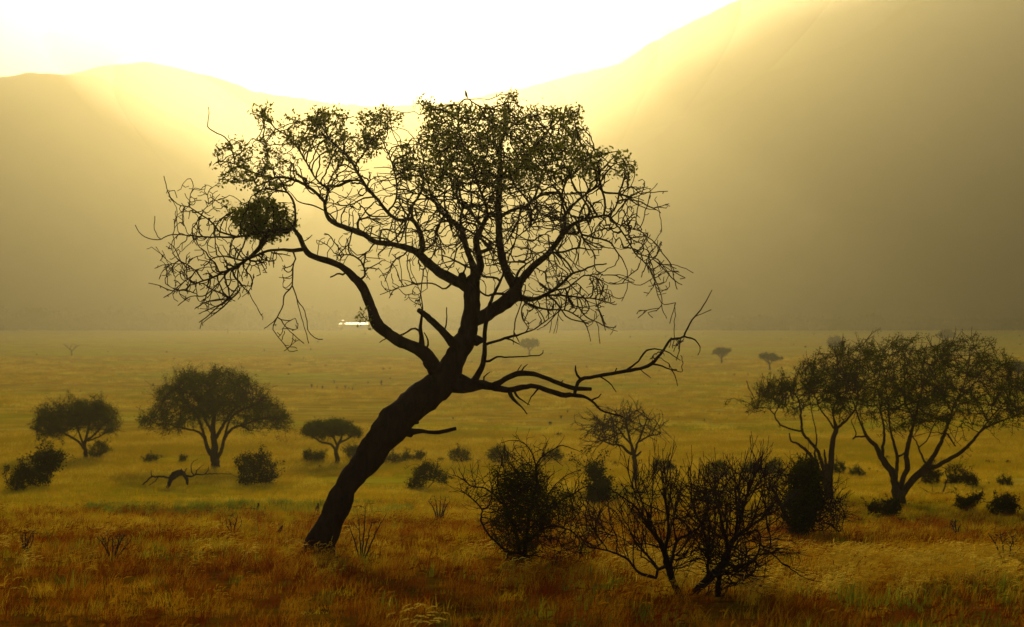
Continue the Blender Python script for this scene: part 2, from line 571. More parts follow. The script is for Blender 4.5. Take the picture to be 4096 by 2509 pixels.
# ------------------------------------------------------------------ the leaning tree
def big_tree():
    T = Plant(32.0, 0.085, 5)
    t0 = T.limb('C', [(185, 1450, 175), (205, 1400, 158), (292, 1215, 138), (362, 1060, 114), (420, 985, 128), (468, 930, 140), (515, 850, 146), (585, 770, 172), (640, 700, 158), (730, 630, 152), (800, 580, 150), (850, 525, 140), (880, 470, 122), (912, 410, 112), (950, 345, 112), (972, 280, 92), (985, 180, 84), (988, 90, 84), (985, 20, 80)], dy=0.3, wob=0.5)
    owners = {t0: 'trunk'}
    def L(fr, pts, dy, **k):
        i = T.limb(fr, pts, dy, **k); owners[i] = 'limb'; return i
    def sub(fr, pts, dy, o): T.limb(fr, pts, dy, own=o)
    sub('C', [(235, 1330, 100), (185, 1385, 66), (140, 1415, 40), (112, 1432, 22)], -0.25, t0)
    sub('C', [(250, 1320, 90), (275, 1375, 60), (292, 1410, 34), (306, 1432, 20)], -0.35, t0)
    # --- left limb
    l = L('C', [(830, 540, 60), (805, 480, 74), (785, 430, 72), (740, 385, 66), (690, 360, 62), (630, 335, 60), (560, 290, 58), (510, 240, 60), (482, 160, 48), (455, 90, 48), (425, 40, 48), (390, 5, 42), (345, -35, 36), (280, -65, 34), (200, -90, 32), (165, -110, 32), (140, -150, 26), (125, -190, 24)], -1.3)
    sub('A', [(835, 790, 24), (855, 740, 14), (857, 690, 13), (845, 635, 12), (820, 595, 10), (780, 583, 9), (700, 575, 8), (655, 600, 6)], -0.4, l)
    sub('A', [(865, 890, 22), (820, 882, 18), (770, 880, 14), (720, 885, 14), (660, 910, 12), (600, 935, 12), (560, 960, 12), (500, 990, 12), (440, 1020, 10), (380, 1040, 8), (350, 1050, 6), (310, 1030, 5), (260, 1080, 4), (205, 1050, 3)], -1.2, l)
    sub('A', [(835, 790, 24), (760, 785, 24), (710, 815, 28), (680, 865, 26), (640, 905, 16), (600, 930, 12), (550, 925, 8), (500, 912, 8), (440, 925, 7), (400, 960, 6)], 1.2, l)
    sub('A', [(755, 785, 22), (700, 795, 18), (640, 800, 14), (560, 815, 12), (480, 815, 10), (400, 815, 8), (300, 805, 6), (230, 805, 6), (165, 830, 5), (100, 815, 4), (70, 790, 4), (52, 755, 3)], 0.7, l)
    sub('A', [(560, 812, 10), (480, 790, 9), (440, 745, 8), (380, 700, 7), (320, 665, 6), (270, 655, 5), (225, 610, 5), (205, 550, 4), (195, 510, 3)], -0.8, l)
    sub('A', [(320, 665, 5), (330, 600, 4), (345, 560, 4), (330, 520, 3)], 0.2, l)
    sub('A', [(375, 700, 5), (420, 650, 4), (415, 600, 4), (430, 570, 3)], 0.3, l)
    sub('A', [(175, 830, 4), (150, 780, 4), (150, 710, 3)], 0.2, l)
    sub('A', [(245, 805, 4), (250, 770, 4), (248, 735, 3)], 0.2, l)
    sub('A', [(240, 810, 4), (250, 850, 4), (240, 900, 4), (300, 960, 4), (290, 1000, 4), (250, 980, 3)], 0.3, l)
    sub('A', [(640, 905, 9), (590, 950, 8), (520, 990, 7), (470, 1050, 6), (400, 1110, 6), (330, 1115, 5), (265, 1160, 4)], 0.7, l)
    sub('A', [(865, 905, 8), (845, 970, 8), (840, 1060, 8), (800, 1110, 7), (795, 1160, 6), (765, 1220, 6), (745, 1280, 5), (790, 1340, 4), (825, 1390, 3)], -0.5, l)
    sub('A', [(845, 1060, 7), (865, 1130, 6), (900, 1180, 5), (915, 1240, 5), (922, 1290, 4), (960, 1325, 4), (995, 1330, 3)], 0.3, l)
    sub('A', [(772, 1210, 6), (810, 1270, 5), (850, 1310, 4), (900, 1350, 3)], 0.3, l)
    sub('A', [(862, 1130, 5), (885, 1210, 5), (905, 1280, 4), (925, 1350, 3)], 0.2, l)
    sub('A', [(765, 1225, 5), (725, 1260, 4), (700, 1275, 3)], 0.2, l)
    sub('A', [(850, 1310, 4), (835, 1360, 4), (800, 1390, 3)], 0.1, l)
    sub('A', [(1105, 1010, 12), (1075, 1000, 9), (1035, 1018, 7)], 0.3, l)
    sub('A', [(1175, 1030, 14), (1205, 1010, 11), (1195, 950, 9), (1150, 910, 8), (1105, 905, 6), (1080, 930, 5)], 0.6, l)
    sub('A', [(1300, 1340, 9), (1330, 1300, 7), (1390, 1310, 6), (1450, 1275, 5)], 0.4, l)
    sub('C', [(735, 370, 36), (738, 320, 24), (730, 270, 18), (738, 220, 12), (742, 180, 8), (735, 100, 5), (715, 50, 4)], -0.4, l)
    sub('C', [(728, 275, 12), (690, 270, 9), (660, 290, 6), (630, 300, 4)], 0.2, l)
    sub('C', [(765, 375, 12), (770, 330, 8), (750, 290, 5)], 0.1, l)
    sub('C', [(500, 245, 8), (460, 225, 5), (440, 200, 4), (430, 190, 3)], -0.3, l)
    sub('C', [(600, 310, 8), (560, 320, 6), (525, 342, 4)], -0.2, l)
    sub('C', [(800, 480, 40), (770, 465, 30), (755, 440, 26)], -0.2, l)
    # --- middle limb
    m = L('B', [(482, 1080, 70), (450, 1060, 58), (390, 1028, 54), (330, 995, 50), (270, 950, 46), (225, 905, 42), (190, 882, 32), (150, 868, 28), (80, 850, 26), (0, 840, 26), (-60, 798, 28), (-130, 775, 26), (-195, 750, 24), (-240, 712, 22), (-252, 660, 18), (-262, 630, 14), (-325, 570, 15), (-400, 530, 13), (-460, 515, 12), (-520, 518, 10), (-580, 500, 9), (-640, 480, 8), (-700, 450, 7), (-760, 437, 6), (-800, 438, 5)], 1.6)
    sub('B', [(225, 905, 38), (240, 860, 28), (232, 810, 26), (215, 765, 24), (180, 725, 20), (120, 730, 18), (60, 690, 17), (20, 635, 17), (-50, 555, 16), (-105, 460, 14), (-145, 400, 12), (-207, 350, 9), (-267, 290, 7), (-310, 220, 5)], -2.2, m)
    sub('B', [(-105, 460, 10), (-60, 400, 8), (-20, 330, 7), (20, 280, 6), (90, 265, 4)], -0.3, m)
    sub('B', [(-252, 650, 10), (-240, 580, 9), (-300, 520, 8), (-350, 430, 8), (-420, 330, 7), (-510, 260, 6), (-560, 200, 5)], 0.8, m)
    sub('B', [(-700, 452, 7), (-740, 330, 6), (-800, 290, 6), (-840, 260, 5), (-835, 190, 4), (-840, 160, 4)], 0.3, m)
    sub('B', [(-560, 505, 8), (-540, 420, 7), (-560, 350, 6), (-610, 320, 5)], -0.5, m)
    sub('B', [(-190, 750, 10), (-230, 700, 8), (-300, 660, 7), (-380, 640, 6), (-420, 600, 4)], 0.9, m)
    sub('B', [(60, 690, 12), (100, 640, 10), (110, 560, 9), (90, 460, 8), (60, 380, 6), (20, 300, 5)], -0.5, m)
    sub('B', [(400, 1035, 14), (350, 1075, 9), (290, 1050, 7), (210, 1050, 6), (120, 1070, 5), (25, 1105, 4)], -0.8, m)
    sub('B', [(245, 960, 8), (235, 1060, 6), (225, 1140, 5), (240, 1190, 4)], -0.4, m)
    sub('B', [(160, 900, 8), (100, 930, 6), (70, 990, 5), (50, 1040, 4)], 0.5, m)
    sub('B', [(455, 1070, 60), (440, 1030, 46), (438, 1010, 40)], -0.3, m)
    # --- broken stub left of the stem
    s_ = L('C', [(900, 350, 60), (880, 325, 46), (850, 292, 38), (800, 240, 34), (760, 205, 30), (722, 178, 26)], -0.8)
    sub('C', [(855, 275, 8), (865, 220, 7), (862, 165, 5)], 0.2, s_)
    # --- stems above
    a = L('B', [(485, 1040, 70), (505, 1000, 50), (485, 940, 32), (460, 870, 30), (440, 790, 26), (400, 740, 20), (340, 700, 16), (300, 640, 12), (270, 560, 9), (250, 470, 7), (230, 360, 6), (210, 310, 5)], 1.4)
    sub('B', [(440, 790, 18), (430, 720, 14), (440, 660, 12), (400, 600, 10), (380, 500, 9), (370, 400, 7), (330, 300, 5), (280, 210, 5), (260, 130, 4)], 0.8, a)
    sub('B', [(300, 640, 9), (240, 600, 8), (180, 590, 7), (150, 500, 6), (140, 400, 5), (130, 330, 4)], 0.5, a)
    b = L('B', [(500, 1010, 60), (530, 960, 40), (520, 900, 34), (510, 830, 30), (540, 760, 26), (562, 700, 20), (555, 640, 14), (520, 560, 12), (500, 480, 10), (470, 400, 8), (430, 320, 8), (420, 220, 8), (428, 145, 7), (457, 120, 7), (490, 135, 7), (530, 165, 7), (550, 200, 7)], -1.7)
    sub('B', [(540, 760, 16), (490, 700, 13), (440, 640, 11), (420, 560, 9)], -0.7, b)
    sub('B', [(600, 880, 20), (560, 850, 16), (510, 810, 12), (450, 770, 9), (390, 740, 7)], -0.8, b)
    # --- right-hand limb
    r = L('B', [(490, 1240, 60), (545, 1218, 68), (600, 1182, 70), (660, 1140, 72), (705, 1095, 76), (700, 1060, 60), (665, 1000, 46), (635, 910, 40), (625, 820, 38), (622, 740, 36), (620, 660, 35), (625, 560, 34), (630, 480, 30), (628, 400, 24), (636, 330, 20), (655, 285, 14), (700, 250, 10), (750, 215, 8), (800, 180, 6)], 0.7)
    r2 = L('B', [(705, 1090, 60), (740, 1025, 42), (800, 960, 35), (860, 910, 32), (910, 850, 30), (955, 788, 26), (1000, 750, 20), (1060, 725, 16), (1110, 715, 13), (1170, 710, 11), (1220, 760, 9), (1270, 830, 8), (1310, 900, 7), (1360, 950, 6), (1400, 1020, 5), (1420, 1100, 4), (1445, 1150, 3), (1500, 1150, 3)], -1.8)
    sub('B', [(955, 785, 20), (960, 700, 16), (1000, 650, 14), (1060, 600, 12), (1125, 560, 12), (1150, 590, 11), (1240, 600, 9), (1300, 640, 6), (1360, 670, 5), (1420, 680, 3)], 1.2, r2)
    sub('B', [(1240, 600, 6), (1290, 560, 5), (1340, 600, 5), (1390, 580, 4), (1420, 545, 3)], 0.2, r2)
    sub('B', [(960, 700, 13), (940, 620, 10), (960, 540, 9), (1020, 480, 8), (1080, 420, 7), (1150, 400, 6), (1230, 380, 4)], 0.9, r2)
    sub('B', [(1150, 440, 6), (1230, 450, 5), (1300, 460, 4), (1300, 530, 4), (1260, 590, 4), (1240, 550, 3)], 0.2, r2)
    sub('B', [(1010, 748, 12), (1040, 800, 11), (1110, 820, 10), (1180, 840, 9), (1210, 880, 7), (1260, 960, 5), (1270, 1060, 4), (1240, 1140, 3)], -0.6, r2)
    sub('B', [(1200, 740, 7), (1270, 770, 6), (1340, 790, 5), (1390, 850, 4), (1440, 790, 3)], 0.5, r2)
    sub('B', [(1300, 880, 6), (1350, 910, 5), (1420, 930, 5), (1480, 1000, 3)], 0.3, r2)
    sub('B', [(890, 895, 12), (950, 890, 10), (1020, 870, 8), (1080, 880, 6), (1140, 880, 4)], 0.8, r2)
    sub('B', [(620, 720, 20), (690, 680, 16), (760, 660, 14), (800, 620, 12), (830, 540, 10), (850, 470, 8), (900, 400, 7), (940, 300, 6), (950, 200, 4)], 1.2, r)
    sub('B', [(628, 520, 20), (690, 500, 17), (740, 450, 15), (780, 390, 12), (830, 330, 10), (880, 270, 8), (930, 230, 6), (1000, 190, 4)], -1.0, r)
    sub('B', [(632, 420, 14), (600, 340, 12), (590, 260, 10), (590, 200, 8)], -0.5, r)
    sub('B', [(655, 285, 8), (650, 200, 6), (655, 130, 5), (690, 80, 4)], 0.3, r)
    sub('B', [(590, 215, 9), (540, 210, 8), (500, 190, 6), (470, 220, 5)], 0.3, r)
    sub('B', [(760, 660, 10), (830, 610, 12), (890, 590, 12), (960, 600, 9), (1040, 590, 7)], 0.5, r)
    r3 = L('B', [(700, 1110, 60), (735, 1120, 38), (790, 1130, 24), (850, 1110, 20), (900, 1080, 18), (950, 1040, 14), (990, 1000, 12), (1040, 985, 10), (1100, 960, 8), (1165, 950, 6)], 1.0)
    sub('B', [(850, 1108, 12), (950, 1110, 10), (1040, 1120, 9), (1120, 1130, 7), (1200, 1155, 5)], -0.5, r3)
    sub('B', [(740, 1135, 16), (800, 1165, 12), (860, 1180, 10), (960, 1185, 8), (1040, 1230, 6), (1070, 1280, 5), (1085, 1340, 4)], -0.9, r3)
    sub('B', [(900, 1080, 9), (970, 1070, 8), (1050, 1010, 7), (1110, 1020, 6), (1170, 1060, 4)], 0.6, r3)
    sub('B', [(700, 1080, 14), (720, 990, 12), (760, 950, 9), (700, 940, 9), (640, 945, 8), (560, 960, 6)], 0.5, r3)
    sub('B', [(740, 1150, 8), (740, 1220, 6), (770, 1270, 4)], 0.2, r3)
    sub('B', [(680, 1110, 16), (620, 1100, 14), (560, 1110, 10), (520, 1080, 6)], -0.9, r3)
    # --- thin upright stem
    t = L('C', [(975, 550, 40), (1010, 520, 36), (1045, 450, 28), (1055, 380, 24), (1055, 300, 22), (1065, 230, 20), (1080, 150, 18), (1110, 80, 15), (1140, 20, 12), (1160, -40, 9), (1150, -110, 7)], -1.2)
    sub('C', [(1055, 348, 16), (1110, 335, 14), (1170, 315, 14), (1230, 300, 10), (1300, 275, 8), (1350, 240, 6), (1410, 195, 4)], -0.5, t)
    sub('C', [(1165, 318, 9), (1230, 348, 5)], 0.1, t)
    sub('C', [(1060, 445, 14), (1120, 412, 9), (1180, 415, 8), (1250, 410, 7), (1340, 402, 5), (1350, 380, 4)], 0.4, t)
    sub('C', [(1035, 325, 70), (1000, 330, 50)], 0.0, t)
    # --- low limb to the right
    q = L('C', [(880, 545, 90), (930, 560, 78), (980, 560, 66), (1030, 552, 54), (1070, 556, 46), (1120, 570, 36), (1180, 580, 30), (1240, 566, 28), (1310, 560, 26), (1380, 585, 27), (1450, 605, 28), (1510, 605, 24), (1560, 615, 14), (1600, 640, 12), (1640, 680, 10), (1700, 700, 9), (1750, 712, 8)], -0.9)
    sub('C', [(1095, 562, 34), (1130, 540, 30), (1175, 515, 28), (1230, 495, 28), (1300, 500, 26), (1380, 525, 24), (1450, 555, 24), (1520, 572, 24), (1590, 572, 19)], -0.9, q)
    sub('C', [(1585, 628, 10), (1620, 620, 7), (1640, 598, 5)], 0.1, q)
    sub('C', [(1505, 600, 26), (1518, 560, 18), (1535, 528, 20), (1600, 512, 18), (1680, 500, 18), (1760, 485, 18), (1840, 470, 17), (1890, 450, 18), (1930, 410, 14), (1960, 370, 12), (1990, 325, 12), (2050, 315, 10), (2065, 290, 9), (2090, 240, 8), (2130, 190, 7), (2170, 130, 5), (2200, 75, 3)], -0.8, q)
    sub('C', [(2050, 315, 8), (2100, 320, 8), (2130, 345, 6), (2140, 370, 5), (2128, 405, 3)], 0.2, q)
    sub('C', [(2040, 320, 6), (2035, 370, 5), (2020, 430, 4)], 0.2, q)
    sub('C', [(1532, 530, 14), (1515, 490, 10), (1510, 455, 6)], 0.1, q)
    sub('C', [(1760, 485, 12), (1820, 440, 9), (1870, 380, 9), (1930, 375, 7), (1980, 390, 6), (2040, 430, 4)], 0.4, q)
    sub('C', [(1900, 445, 10), (1950, 460, 8), (2000, 480, 6), (2040, 488, 4)], -0.2, q)
    sub('C', [(2000, 480, 5), (2015, 515, 5), (2025, 560, 3)], 0.1, q)
    sub('C', [(1640, 512, 8), (1690, 550, 6), (1715, 590, 4)], 0.2, q)
    sub('C', [(1700, 500, 8), (1720, 470, 6)], 0.1, q)
    sub('C', [(1840, 478, 6), (1890, 520, 4)], 0.1, q)
    sub('C', [(1180, 590, 24), (1195, 620, 20), (1230, 655, 9), (1270, 700, 6)], -0.2, q)
    sub('C', [(1205, 595, 16), (1225, 615, 10), (1250, 635, 6), (1280, 655, 4)], 0.2, q)
    sub('C', [(1325, 560, 12), (1310, 590, 9), (1285, 620, 6), (1270, 655, 4)], 0.1, q)
    sub('C', [(1240, 492, 9), (1250, 465, 7), (1270, 448, 4)], 0.1, q)
    sub('C', [(1210, 500, 7), (1240, 450, 4)], -0.1, q)
    sub('C', [(1430, 545, 10), (1450, 532, 5)], 0.1, q)
    sub('C', [(1040, 535, 10), (1060, 505, 7), (1085, 488, 4)], 0.1, q)
    sub('C', [(2110, 215, 5), (2140, 200, 4), (2195, 175, 3)], 0.1, q)
    # --- stub low on the trunk
    k = L('C', [(640, 790, 70), (690, 790, 34), (735, 785, 22), (780, 792, 19), (830, 792, 20), (910, 772, 18)], -0.4)
    sub('C', [(640, 770, 80), (675, 800, 40), (690, 812, 14)], 0.0, k)
    sub('C', [(660, 720, 90), (700, 735, 42), (722, 745, 12)], -0.1, k)

    # --- twigs: points to reach, by part of the crown
    leafy, bare = [], []
    A_ = lambda poly, n, h, dc=0.0: T.attract('D', poly, n, h, dc)
    bare.append(A_([(405, 590), (470, 560), (600, 590), (690, 600), (640, 660), (590, 720), (500, 755), (430, 730), (400, 680)], 368, 1.1, -1.6))
    leafy.append(A_([(570, 490), (640, 470), (700, 500), (712, 550), (640, 585), (580, 560), (555, 520)], 360, 0.7, -0.6))
    bare.append(A_([(400, 470), (440, 440), (510, 450), (560, 480), (560, 560), (450, 580), (420, 520)], 145, 0.9, -0.9))
    leafy.append(A_([(508, 390), (515, 345), (560, 325), (600, 350), (690, 355), (720, 400), (690, 470), (600, 460), (550, 440), (535, 440)], 225, 1.3, 0.9))
    leafy.append(A_([(610, 300), (612, 255), (660, 260), (640, 300), (680, 330), (690, 280), (740, 285), (760, 262), (830, 265), (830, 310), (860, 330), (860, 270), (890, 270), (940, 245), (965, 290), (930, 310), (900, 380), (860, 370), (820, 400), (760, 350), (700, 350)], 540, 1.2, 0.8))
    bare.append(A_([(720, 430), (860, 400), (960, 420), (990, 560), (860, 560), (780, 500)], 212, 1.6, 0.3))
    leafy.append(A_([(1005, 245), (1035, 235), (1040, 265), (1100, 250), (1150, 265), (1200, 260), (1210, 220), (1235, 215), (1235, 250), (1260, 250), (1320, 265), (1400, 262), (1420, 340), (1400, 400), (1330, 430), (1220, 450), (1080, 450), (970, 430), (960, 350), (1010, 320), (1030, 290)], 1725, 2.2, 0.0))
    leafy.append(A_([(1400, 370), (1450, 365), (1500, 355), (1520, 400), (1450, 440), (1390, 430)], 165, 1.2, -0.2))
    bare.append(A_([(1480, 400), (1530, 390), (1530, 440), (1580, 450), (1575, 500), (1500, 490)], 66, 0.8, -0.3))
    bare.append(A_([(960, 450), (1400, 440), (1420, 540), (1330, 620), (1150, 600), (1010, 610), (960, 540)], 691, 2.2, 0.0))
    bare.append(A_([(1380, 450), (1520, 490), (1540, 540), (1590, 570), (1600, 640), (1610, 700), (1560, 700), (1540, 620), (1470, 590), (1420, 560)], 290, 1.3, -1.0))
    bare.append(A_([(1230, 650), (1330, 640), (1450, 640), (1480, 690), (1470, 740), (1410, 770), (1330, 745), (1250, 780), (1240, 700)], 290, 1.3, 0.4))
    bare.append(A_([(1090, 610), (1240, 600), (1230, 680), (1130, 690)], 50, 1.0, 0.0))
    bare.append(A_([(650, 620), (700, 640), (700, 690), (680, 700)], 15, 0.5, -1.2))
    bare.append(A_([(660, 770), (720, 760), (745, 820), (690, 845), (655, 820)], 24, 0.4, -1.5))
    bare.append(A_([(840, 590), (1000, 600), (1040, 680), (1030, 750), (1000, 740), (930, 690), (880, 650)], 66, 1.0, 0.2))
    bare.append(A_([(1560, 830), (1640, 800), (1680, 830), (1630, 870), (1560, 880)], 24, 0.5, -1.8))
    bare.append(A_([(740, 560), (850, 570), (860, 620), (800, 600)], 22, 0.8, -0.2))
    LA, BA = np.vstack(leafy), np.vstack(bare)
    srcs = set(owners) - {t0}
    T.grow(np.vstack([LA, BA]), 1.5, 0.105, 60, wander=0.30, momentum=0.7, source=srcs | {-1})
    kw = dict(gens=3, pf=0.14, wob=0.13, curve=0.05, sources=srcs | {-1})
    T.fork('D', [(1380, 440), (1530, 420), (1570, 460), (1590, 560), (1630, 640), (1630, 740), (1560, 710), (1500, 740), (1400, 600), (1330, 520)], 230, 1.1, spread=40, up=-0.55, bias=(0.15, 0, 0), lo=0.55, **kw)
    T.fork('D', [(1220, 640), (1340, 620), (1470, 640), (1500, 700), (1430, 820), (1330, 790), (1230, 800)], 150, 1.1, spread=38, up=-0.15, bias=(0.2, 0, 0), lo=0.3, **kw)
    T.fork('D', [(395, 560), (520, 540), (690, 590), (700, 660), (620, 720), (500, 765), (420, 740), (390, 690)], 120, 1.0, spread=38, up=-0.35, bias=(-0.15, 0, 0), lo=0.4, **kw)
    T.fork('D', [(320, 560), (390, 420), (470, 430), (560, 460), (580, 560)], 50, 0.5, spread=40, up=0.5, lo=0.4, **kw)
    T.fork('D', [(700, 420), (960, 400), (1420, 420), (1450, 560), (1330, 660), (1150, 690), (1000, 720), (900, 660), (760, 590)], 330, 0.9, spread=42, up=-0.05, lo=0.25, **kw)
    T.spurs(2200, 0.10, 0.005, sel=lambda i: T.own[i] == -1, up=-0.1)
    T.radii(0.0076, 2.5, cap=0.024)
    root = empty('leaning_tree', P(2048 + (760 * S - 2048), 1325 * S, 32.0))
    tag(root, 'large leaning half-bare tree with dark trunk and wide crown in the grassy foreground', 'tree')
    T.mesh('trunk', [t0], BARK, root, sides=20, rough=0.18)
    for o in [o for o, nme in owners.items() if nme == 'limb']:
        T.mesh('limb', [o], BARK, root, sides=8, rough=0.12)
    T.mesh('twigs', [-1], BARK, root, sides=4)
    # leaves where the crown is in leaf: twig ends close to the leafy points
    tw = np.array([T.pos[i] for i in range(len(T.pos)) if T.own[i] == -1 and T.nchild[i] == 0])
    keep = []
    for a in range(0, len(tw), 500):
        d = np.linalg.norm(tw[a:a + 500, None] - LA[None], axis=2).min(1)
        keep.append(d < 0.22)
    tips = tw[np.concatenate(keep)]
    rng = T.rng
    extra = LA[rng.random(len(LA)) < 0.3]
    def clumped(A):
        return A[np.array([mnoise.noise(Vector((p[0] * 1.9, p[1] * 1.1, p[2] * 1.9))) + 0.5 * mnoise.noise(Vector((p[0] * 5, p[1] * 2, p[2] * 5))) > -0.17 for p in A])]
    tips, extra = clumped(tips), clumped(extra)
    nest = T.attract('D', [(560, 520), (575, 505), (600, 508), (612, 482), (650, 476), (662, 492), (690, 500), (700, 530), (712, 552), (690, 560), (650, 578), (632, 566), (600, 572), (585, 548), (562, 545)], 330, 0.6, -0.6)
    nest = nest[np.array([mnoise.noise(Vector(p) * 4.5) > -0.22 for p in nest])]
    extra = np.vstack([extra, nest])
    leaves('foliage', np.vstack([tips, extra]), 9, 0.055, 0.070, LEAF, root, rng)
    # sprout on the left limb
    sp = P(*[(500 + 1195 / 1.2575), (300 + 1215 / 1.2575), 30.9])
    pts = np.array([tuple(sp + Vector((rng.normal(0, .08), rng.normal(0, .08), rng.normal(0, .09)))) for _ in range(16)])
    leaves('foliage', pts, 6, 0.03, 0.055, LEAF, root, rng)
    return T, root
TREE, TREE_ROOT = big_tree()

# ------------------------------------------------------------------ bird perched on the topmost twig
def bird():
    i = min(range(len(TREE.pos)), key=lambda k: (2048 + FPX * TREE.pos[k][0] / TREE.pos[k][1] - 1863.5) ** 2 + (1254.5 - FPX * TREE.pos[k][2] / TREE.pos[k][1] - 396) ** 2 - (1e9 if False else 0))
    p = Vector(TREE.pos[i]); p.z += TREE.r[i]
    # lathe-like body: list of (x forward, z up, radius)
    sec = [(-0.085, 0.005, .004), (-0.060, 0.022, .012), (-0.035, 0.045, .024), (-0.008, 0.075, .032), (0.010, 0.105, .030), (0.020, 0.128, .020), (0.026, 0.143, .019), (0.032, 0.156, .018), (0.040, 0.166, .010), (0.060, 0.160, .003)]
    V, F = [], []
    for k, (x, z, r) in enumerate(sec):
        a = sec[max(k - 1, 0)]; b = sec[min(k + 1, len(sec) - 1)]
        t = Vector((b[0] - a[0], 0, b[1] - a[1])).normalized(); n = Vector((-t.z, 0, t.x))
        for s in range(10):
            q = 2 * math.pi * s / 10
            V.append(tuple(Vector((x * 0.75, 0, z * 1.15)) + n * r * math.cos(q) + Vector((0, 1, 0)) * r * .85 * math.sin(q)))
    for k in range(len(sec) - 1):
        for s in range(10): F.append([k * 10 + s, k * 10 + (s + 1) % 10, k * 10 + 10 + (s + 1) % 10, k * 10 + 10 + s])
    F.append(list(range(9, -1, -1))); F.append([len(sec) * 10 - 10 + s for s in range(10)])
    o = mesh_obj('bird', V, F, FEATH); o.location = p; o.rotation_euler = (0, -0.15, 3.0); o.scale = (0.78, 0.78, 0.78)
    tag(o, 'small dark bird perched on the topmost arching twig of the leaning tree', 'bird')
    tv = [(-0.075, -.012, .010), (-0.075, .012, .010), (-0.150, .014, -.055), (-0.150, -.014, -.055), (-0.075, -.010, .016), (-0.075, .010, .016), (-0.150, .012, -.050), (-0.150, -.012, -.050)]
    mesh_obj('tail', tv, [(0, 3, 2, 1), (4, 5, 6, 7), (0, 1, 5, 4), (2, 3, 7, 6), (1, 2, 6, 5), (0, 4, 7, 3)], FEATH, o, smooth=False)
    mesh_obj('leg', [(0.0, .010, -.01), (0.008, .010, -.01), (.004, .016, -.01), (0.0, .010, .055), (0.008, .010, .055), (.004, .016, .055)], [(0, 1, 4, 3), (1, 2, 5, 4), (2, 0, 3, 5)], FEATH, o, smooth=False)
    mesh_obj('leg', [(0.0, -.010, -.01), (0.008, -.010, -.01), (.004, -.016, -.01), (0.0, -.010, .055), (0.008, -.010, .055), (.004, -.016, .055)], [(0, 1, 4, 3), (1, 2, 5, 4), (2, 0, 3, 5)], FEATH, o, smooth=False)
bird()

# ------------------------------------------------------------------ other trees
def grow_plant(name, label, cat, base, limbs, regions, step, tip, group=None, bark=None, leaf=None, per=6, spread=0.1, lsize=0.1,
               infl=1.5, kill=0.25, seed=3, wander=0.35, sides=5, cap=None, momentum=0.4, spur=0, grav=0.0, trunk_name='trunk',
               leafdist=0.4, extra=0.5, D=None, iters=55, rough=0.1, spurlen=None, forks=(), leaf_forks=0.0, layer=None):
    """base: (frame, x, y) of the foot; limbs: (frame, pts, depth drift, is_trunk); regions: (frame, poly, n, half depth, leafy)"""
    px, py, _ = fx(base[0], [(base[1], base[2])])[0]
    g = ground_pt(px, py) if D is None else P(px, py, D)
    T = Plant(g.y, step, seed)
    own = {}
    for (fr, pts, dy, tr) in limbs:
        i = T.limb(fr, pts, dy, join=bool(T.pos) and not tr == 2, dy0=0, wob=0.6)
        own[i] = bool(tr)
    LA, BA = [], []
    for (fr, poly, n, h, lf) in regions:
        (LA if lf else BA).append(T.attract(fr, poly, n, h))
    allA = np.vstack(LA + BA)
    LAp = np.vstack(LA) if LA else None
    T.grow(allA, infl, kill, iters, wander=wander, momentum=momentum, grav=grav)
    made = []
    for fk in forks: made += T.fork(**fk)
    if spur: T.spurs(spur, spurlen or step * 1.2, tip, sel=lambda i: T.own[i] == -1)
    T.radii(tip, 2.5, cap=cap)
    root = empty(name, g)
    tag(root, label, cat, group)
    if per == 0 and trunk_name == 'stem' and cap is None:
        T.mesh('stems', list(own) + [-1], bark or BARK2, root, sides=5, rough=rough)
        return T, root
    T.mesh(trunk_name, [o for o in own if own[o]], bark or BARK2, root, sides=max(8, sides), rough=rough)
    lim = [o for o in own if not own[o]]
    for o in lim: T.mesh('limb', [o], bark or BARK2, root, sides=6)
    T.mesh('twigs', [-1], bark or BARK2, root, sides=3)
    if LAp is not None and per:
        tw = np.array([T.pos[i] for i in range(len(T.pos)) if T.own[i] == -1 and (T.nchild[i] == 0 or T.rng.random() < 0.25)])
        if len(tw):
            keep = []
            for a in range(0, len(tw), 500):
                keep.append(np.linalg.norm(tw[a:a + 500, None] - LAp[None], axis=2).min(1) < leafdist)
            tips = tw[np.concatenate(keep)]
            tips = np.vstack([tips, LAp[T.rng.random(len(LAp)) < extra]])
            if leaf_forks:
                mk = [T.pos[i] for i in made if T.rng.random() < leaf_forks]
                if mk: tips = np.vstack([tips, mk])
            if layer:      # foliage hangs in slanting layers with gaps between them
                fxs, fz, sl, th = layer
                tips = tips[np.array([mnoise.noise(Vector((q[0] * fxs, q[1] * fxs, (q[2] - sl * q[0]) * fz))) + 0.35 * mnoise.noise(Vector((q[0] * 2.3, q[1] * 2.3, q[2] * 4))) > th for q in tips])]
            leaves('foliage', tips, per, spread, lsize, leaf or LEAF2, root, T.rng, aspect=0.6)
    return T, root

